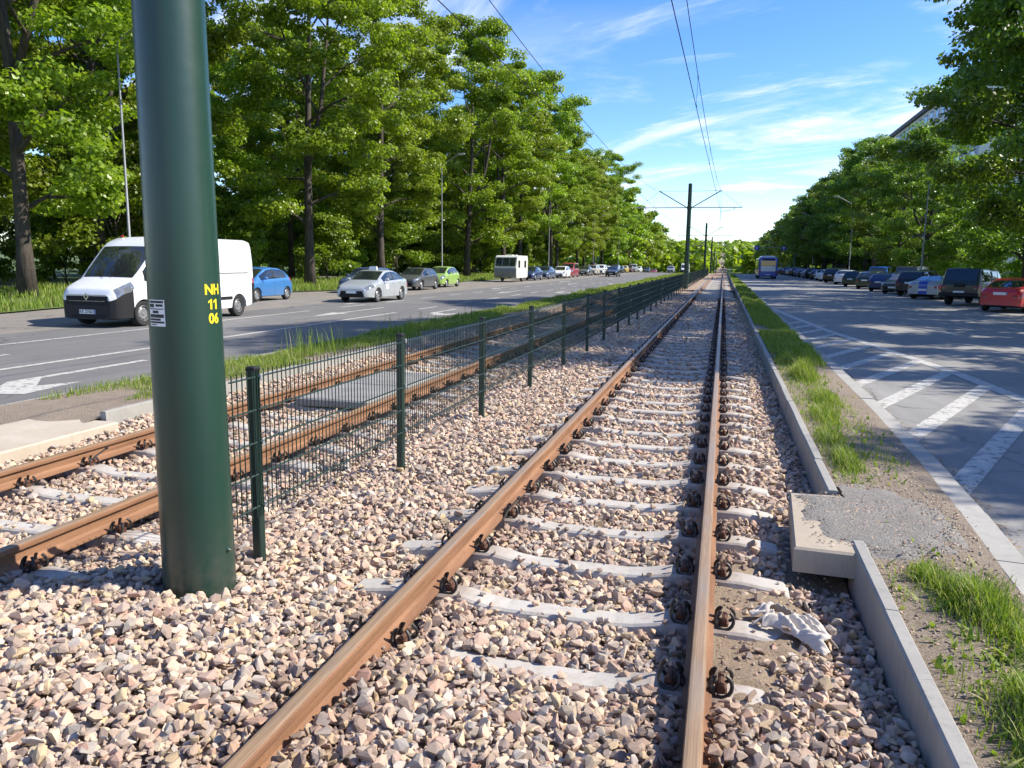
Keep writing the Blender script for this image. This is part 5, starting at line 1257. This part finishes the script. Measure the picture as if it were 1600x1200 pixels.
M_STR = simple('stripe_blue', (.02, .07, .42), .35)
KC = KIND['coupe']; st = MB(); vs = []
for i in range(len(KC.us)):
    if 3.3 < KC.us[i] < 4.1: continue
    y = KC.L/2-KC.us[i]; z = KC.zt[i]+.003; vs.append([(-.24, y, z-.001), (.24, y, z-.001)])
vv = [p for r in vs for p in r]; y_prev = None
ff = [(2*i, 2*i+2, 2*i+3, 2*i+1) for i in range(len(vs)-1) if abs(vs[i][0][1]-vs[i+1][0][1]) < .3]
st.add(vv, ff); st.add([(-.24, -KC.L/2-.004, .30), (.24, -KC.L/2-.004, .30), (.24, -KC.L/2-.004, .82), (-.24, -KC.L/2-.004, .82)], [(0, 1, 2, 3)]); st.obj('racing_stripe', M_STR, mus)
rcar('suv', 'black', 'black off-roader parked beside the silver striped coupe', 54.6, 11.5)
rcar('compact', 'darkgrey', 'dark grey hatchback second from the silver striped coupe', 58.6, 11.3, rear=False)
rcar('compact', 'navy', 'dark navy hatchback third from the silver striped coupe', 63.6, 11.3)
rcar('hatch', 'dgreen', 'dark green hatchback between two dark cars in the angled row', 69.6, 11.3)
rcar('estate', 'dgreen', 'dark green estate next to the small white hatchback', 76.6, 11.2)
rcar('hatch', 'white', 'small white hatchback in the angled row in front of a lamp post', 84.8, 11.5)
rcar('suv', 'black', 'black off-roader just beyond the small white hatchback', 94.0, 11.6)
rcar('compact', 'white', 'white hatchback beyond the black off-roader in the angled row', 100.4, 11.8)
for i, (kd, col) in enumerate((('estate', 'white'), ('compact', 'dgreen'), ('suv', 'black'), ('sedan', 'silver'), ('compact', 'darkgrey'), ('hatch', 'steel'), ('suv', 'darkgrey'), ('sedan', 'black'), ('compact', 'silver'), ('suv', 'navy'), ('sedan', 'darkgrey'), ('estate', 'black'), ('compact', 'steel'), ('hatch', 'white'))):
    names = ['first', 'second', 'third', 'fourth', 'fifth', 'sixth', 'seventh', 'eighth', 'ninth', 'tenth', 'eleventh', 'twelfth', 'thirteenth', 'fourteenth']
    rcar(kd, col, '%s car of the angled row, %s beyond the two white hatchbacks' % ({'dgreen': 'dark green', 'darkgrey': 'dark grey', 'steel': 'steel blue'}.get(col, col), names[i]), 106.5+i*6.2, 12.0)
# second line, nearer the trees
bv = car('minivan', 'vblue', 'bright blue van standing behind the angled row', 15.9, 88, -20)
sv = car('minivan', 'darkgrey', 'dark people carrier with pale roof behind the angled row', 15.2, 70.5, -28)
m = MB(); m.box(-.72, .72, -2.0, .35, 0, .03, .01); m.obj('pale_roof', PM['silver'], sv, loc=(0, 0, 1.885))
rb = car('suv', 'darkgrey', 'dark off-roader with a roof box behind the angled row', 15.0, 110, -30)
m = MB(); m.box(-.42, .42, -1.0, 1.0, 0, .36, .12); m.obj('roof_box', M_TRIM, rb, True, 50, loc=(0, -.3, 1.72))
# --- bus
M_BUSB = paint('bus_blue', (.03, .09, .42), .1); M_BUSW = paint('bus_white', (.66, .68, .70), 0)
bus = thing('city_bus', 'blue and white city bus seen from behind on the right road', 'bus', (6.05, 121, 0), 0)
m = MB(); m.box(-1.27, 1.27, -6, 6, .30, 2.95, .16); m.obj('body', M_BUSB, bus, True, 35)
m = MB(); m.box(-1.28, 1.28, -5.7, 5.7, .42, .95, .02); m.obj('side_band', M_BUSW, bus)
m = MB(); m.box(-.9, .9, -5.4, 3, 2.90, 3.22, .12); m.obj('roof_unit', M_BUSW, bus, True, 40)
m = MB(); m.box(-1.02, 1.02, -6.02, -5.95, 1.45, 2.55, .04); m.obj('rear_window', M_GLASS, bus)
m = MB(); m.box(-.98, .98, -6.035, -6.015, 1.05, 1.75, .006); m.obj('poster', M_BUSW, bus)
m = MB(); m.box(-.30, .30, -6.03, -6.0, .52, .64, .004); m.obj('number_plate', M_PLATE, bus)
m = MB(); m.box(-.85, .85, -6.03, -5.97, 2.60, 2.82, .02); m.obj('route_display', M_UNDER, bus)
for sd_ in (-1, 1):
    for k in range(6): m = MB(); m.box(sd_*1.255, sd_*1.285, -5.3+k*1.85, -3.6+k*1.85, 1.35, 2.45, .01) if sd_ > 0 else m.box(-1.285, -1.255, -5.3+k*1.85, -3.6+k*1.85, 1.35, 2.45, .01); m.obj('side_window', M_GLASS, bus)
    m = MB(); m.box(-.09, .09, -6.03, -5.96, .75, 1.15, .02); m.obj('tail_light', M_TAIL, bus, loc=(sd_*1.08, 0, 0))
    for yy in (-3.3, 3.3): tm, rm = wheel_meshes(.48, .28, 0); w = put('wheel', tm, bus, (sd_*1.13, yy, .48), (0, 0, 0 if sd_ > 0 else PI)); put('rim', rm, w)
# --- caravan
M_CARA = paint('caravan_white', (.70, .69, .62), 0, .4)
cv = thing('caravan', 'white touring caravan with dark front windows parked between maples', 'caravan', (-20.15, 73.7, .01), PI)
prof = [(-2.25, .55), (-2.3, .9), (-2.3, 2.35), (-2.1, 2.52), (1.3, 2.52), (1.75, 2.40), (2.2, 1.35), (2.28, .95), (2.15, .45), (1.7, .38), (-2.0, .38)]
m = MB(); m.prism(prof, -1.08, 1.08, 'X'); m.obj('body', M_CARA, cv)
m = MB(); m.prism([(2.19, .46), (2.32, .95), (2.24, 1.30), (2.1, 1.30), (2.1, .46)], -1.09, 1.09, 'X'); m.obj('front_locker', simple('caravan_grey', (.20, .21, .20), .5), cv)
for k in range(3):
    a, b = -.98+k*.67, -.98+k*.67+.62
    m = MB(); m.add([(a, 2.14, 1.50), (b, 2.14, 1.50), (b, 1.80, 2.28), (a, 1.80, 2.28), (a, 2.20, 1.51), (b, 2.20, 1.51), (b, 1.86, 2.30), (a, 1.86, 2.30)], [(3, 2, 1, 0), (4, 5, 6, 7), (0, 1, 5, 4), (1, 2, 6, 5), (2, 3, 7, 6), (3, 0, 4, 7)]); m.obj('front_window', M_GLASS, cv)
for sd_ in (-1, 1):
    for a, b in ((.75, 1.45), (-1.6, -.9)):
        m = MB(); m.box(sd_*1.07 if sd_ > 0 else -1.10, 1.10 if sd_ > 0 else -1.07, a, b, 1.35, 2.05, .02); m.obj('side_window', M_GLASS, cv)
    m = MB(); m.box(sd_*1.07 if sd_ > 0 else -1.095, 1.095 if sd_ > 0 else -1.07, -.55, .1, .5, 2.2, .01); m.obj('door', M_CARA, cv)
    tm, rm = wheel_meshes(.32, .2, 0); w = put('wheel', tm, cv, (sd_*.98, -.3, .32), (0, 0, 0 if sd_ > 0 else PI)); put('rim', rm, w)
m = MB(); m.tube([(-.6, 2.0, .45), (0, 3.4, .45), (.6, 2.0, .45)], .05, 6); m.tube([(0, 3.1, .75), (0, 3.1, .12)], .03, 6); m.lathe([(0, -.04), (.1, -.04), (.1, .04), (0, .04)], (0, 3.1, .10), 'X', 10); m.obj('drawbar', M_TRIM, cv)
for yy in (-.9, .6): m = MB(); m.box(-.35, .35, yy-.3, yy+.3, 2.51, 2.60, .03); m.obj('roof_hatch', M_CARA, cv)
# ---------------------------------------------------------------- apartment block behind the right-hand trees
M_WALL = m_concrete('render_white', (.62, .61, .58), (.72, .71, .68), .8); M_ROOF = simple('roof_felt', (.10, .10, .11), .8)
bl = thing('apartment_block', 'pale eight-storey apartment block behind the right-hand trees', 'building', (31, 115, -1))
m = MB(); m.box(0, 14, 0, 85, 0, 28.2); m.obj('wall', M_WALL, bl)
m = MB(); m.box(-.5, 14.5, -.5, 85.5, 28.2, 28.9, .05); rf = m.obj('roof', M_ROOF, bl)
for yy in (20, 48, 72): m = MB(); m.box(3, 6, yy, yy+3.5, 28.9, 31.2, .05); m.obj('chimney', M_WALL, rf)
wm_ = MB(); wm_.box(-.05, .02, 0, 1.7, 0, 1.5); WME = wm_.mesh('window', M_GLASS)
fm_ = MB()
for a in ((-.10, 1.8, -.12, 0), (-.10, 1.8, 1.5, 1.58)): fm_.box(-.16, .0, a[0], a[1], a[2], a[3])
FME = fm_.mesh('window_frame', M_WALL)
for fl in range(9):
    for k in range(24):
        w = put('window', WME, bl, (0, 1.5+k*3.5, 1.6+fl*3.05)); put('window_frame', FME, w)
for fl in range(1, 9):
    for k in range(4): m = MB(); m.box(-1.3, 0, 6+k*21, 10.5+k*21, fl*3.05+.4, fl*3.05+1.5); m.obj('balcony', M_WALL, bl)
for fl in range(9):
    for k in range(3): put('window', WME, bl, (3.5+k*4, 0, 1.6+fl*3.05), (0, 0, PI/2))
# low shop wing with columns and a pale sign
sw = thing('shop_wing', 'low shop front with pale columns in the shade of the trees', 'building', (27.0, 118, 0))
m = MB(); m.box(1.2, 4, 0, 44, 0, 4.2); m.obj('wall', simple('shop_dark', (.06, .065, .07), .4), sw)
m = MB(); m.box(-.3, 4, -.3, 44.3, 4.2, 5.0, .05); m.obj('canopy', M_WALL, sw)
for k in range(10): m = MB(); m.tube([(.3, 1+k*4.6, 0), (.3, 1+k*4.6, 4.2)], .22, 10); m.obj('column', M_WALL, sw, True, 50)
for k in range(9): m = MB(); m.box(1.14, 1.2, 1.6+k*4.6, 5.0+k*4.6, .5, 3.4, .02); m.obj('shop_window', M_GLASS, sw)
m = MB(); m.box(-.45, -.32, 20, 30, 4.0, 5.6, .03); m.obj('fascia_sign', M_WHITE, sw)

# ---------------------------------------------------------------- crumpled white rag by the slab
nx, ny = 64, 44; V = []; F = []
for i in range(nx):
    for j in range(ny):
        s, t = i/(nx-1), j/(ny-1); x = (s-.5)*.50; y = (t-.5)*.30
        sq = .72+.55*vnoise(np.array([s*2.2]), np.array([3.]), 71)[0]; y *= sq; x += .05*(vnoise(np.array([t*2.5]), np.array([s*2.]), 72)[0]-.5)*2
        y += .10*math.sin(s*3.4+.6)-.05; 
        z = .035+.05*float(vnoise(np.array([s*4.2+t*2]), np.array([t*4.6]), 73)[0])**1.3+.012*abs(math.sin(s*31-t*17+4*float(vnoise(np.array([s*5]), np.array([t*5]), 79)[0])))+.03*abs(math.sin(s*13+t*5+2*float(vnoise(np.array([s*3]), np.array([t*3]), 74)[0])))*float(vnoise(np.array([s*3.]), np.array([t*3.]), 75)[0])
        z *= .25+.75*min(1, 6*min(s, 1-s, t, 1-t)+.15)
        V.append((x, y, z))
for i in range(nx-1):
    for j in range(ny-1):
        s, t = i/(nx-1), j/(ny-1); hole = float(vnoise(np.array([s*3.1+5]), np.array([t*3.1]), 77)[0])
        if (hole > .70 and .15 < s < .85) or (min(s, 1-s) < .10 and float(vnoise(np.array([t*5]), np.array([s*2]), 78)[0]) > .45): continue
        a = i*ny+j; F.append((a, a+ny, a+ny+1, a+1))
m = MB(); m.add(V, F); rag = m.obj('rag', simple('dirty_white_cloth', (.56, .50, .42), .9, 0, .3, 7, bump=.01, bscale=30), None, True, loc=(.44, 3.98, -.005), rot=(0, 0, -.25), scale=(.86, .86, .95), label='dirty white crumpled rag lying on the ballast beside the right rail', cat='rag')
so = rag.modifiers.new('thickness', 'SOLIDIFY'); so.thickness = .004
# the white rag is held down by a few stones
for k, (x, y, s) in enumerate(((.62, 3.94, .035), (.55, 4.06, .03), (.40, 3.90, .026), (.66, 4.05, .028))):
    put('ballast_stone', ROCKS[k], None, (x, y, .05), (.3*k, .4, k), s, 'angular stone lying on the crumpled white rag', 'stone', 'stones holding the white rag')
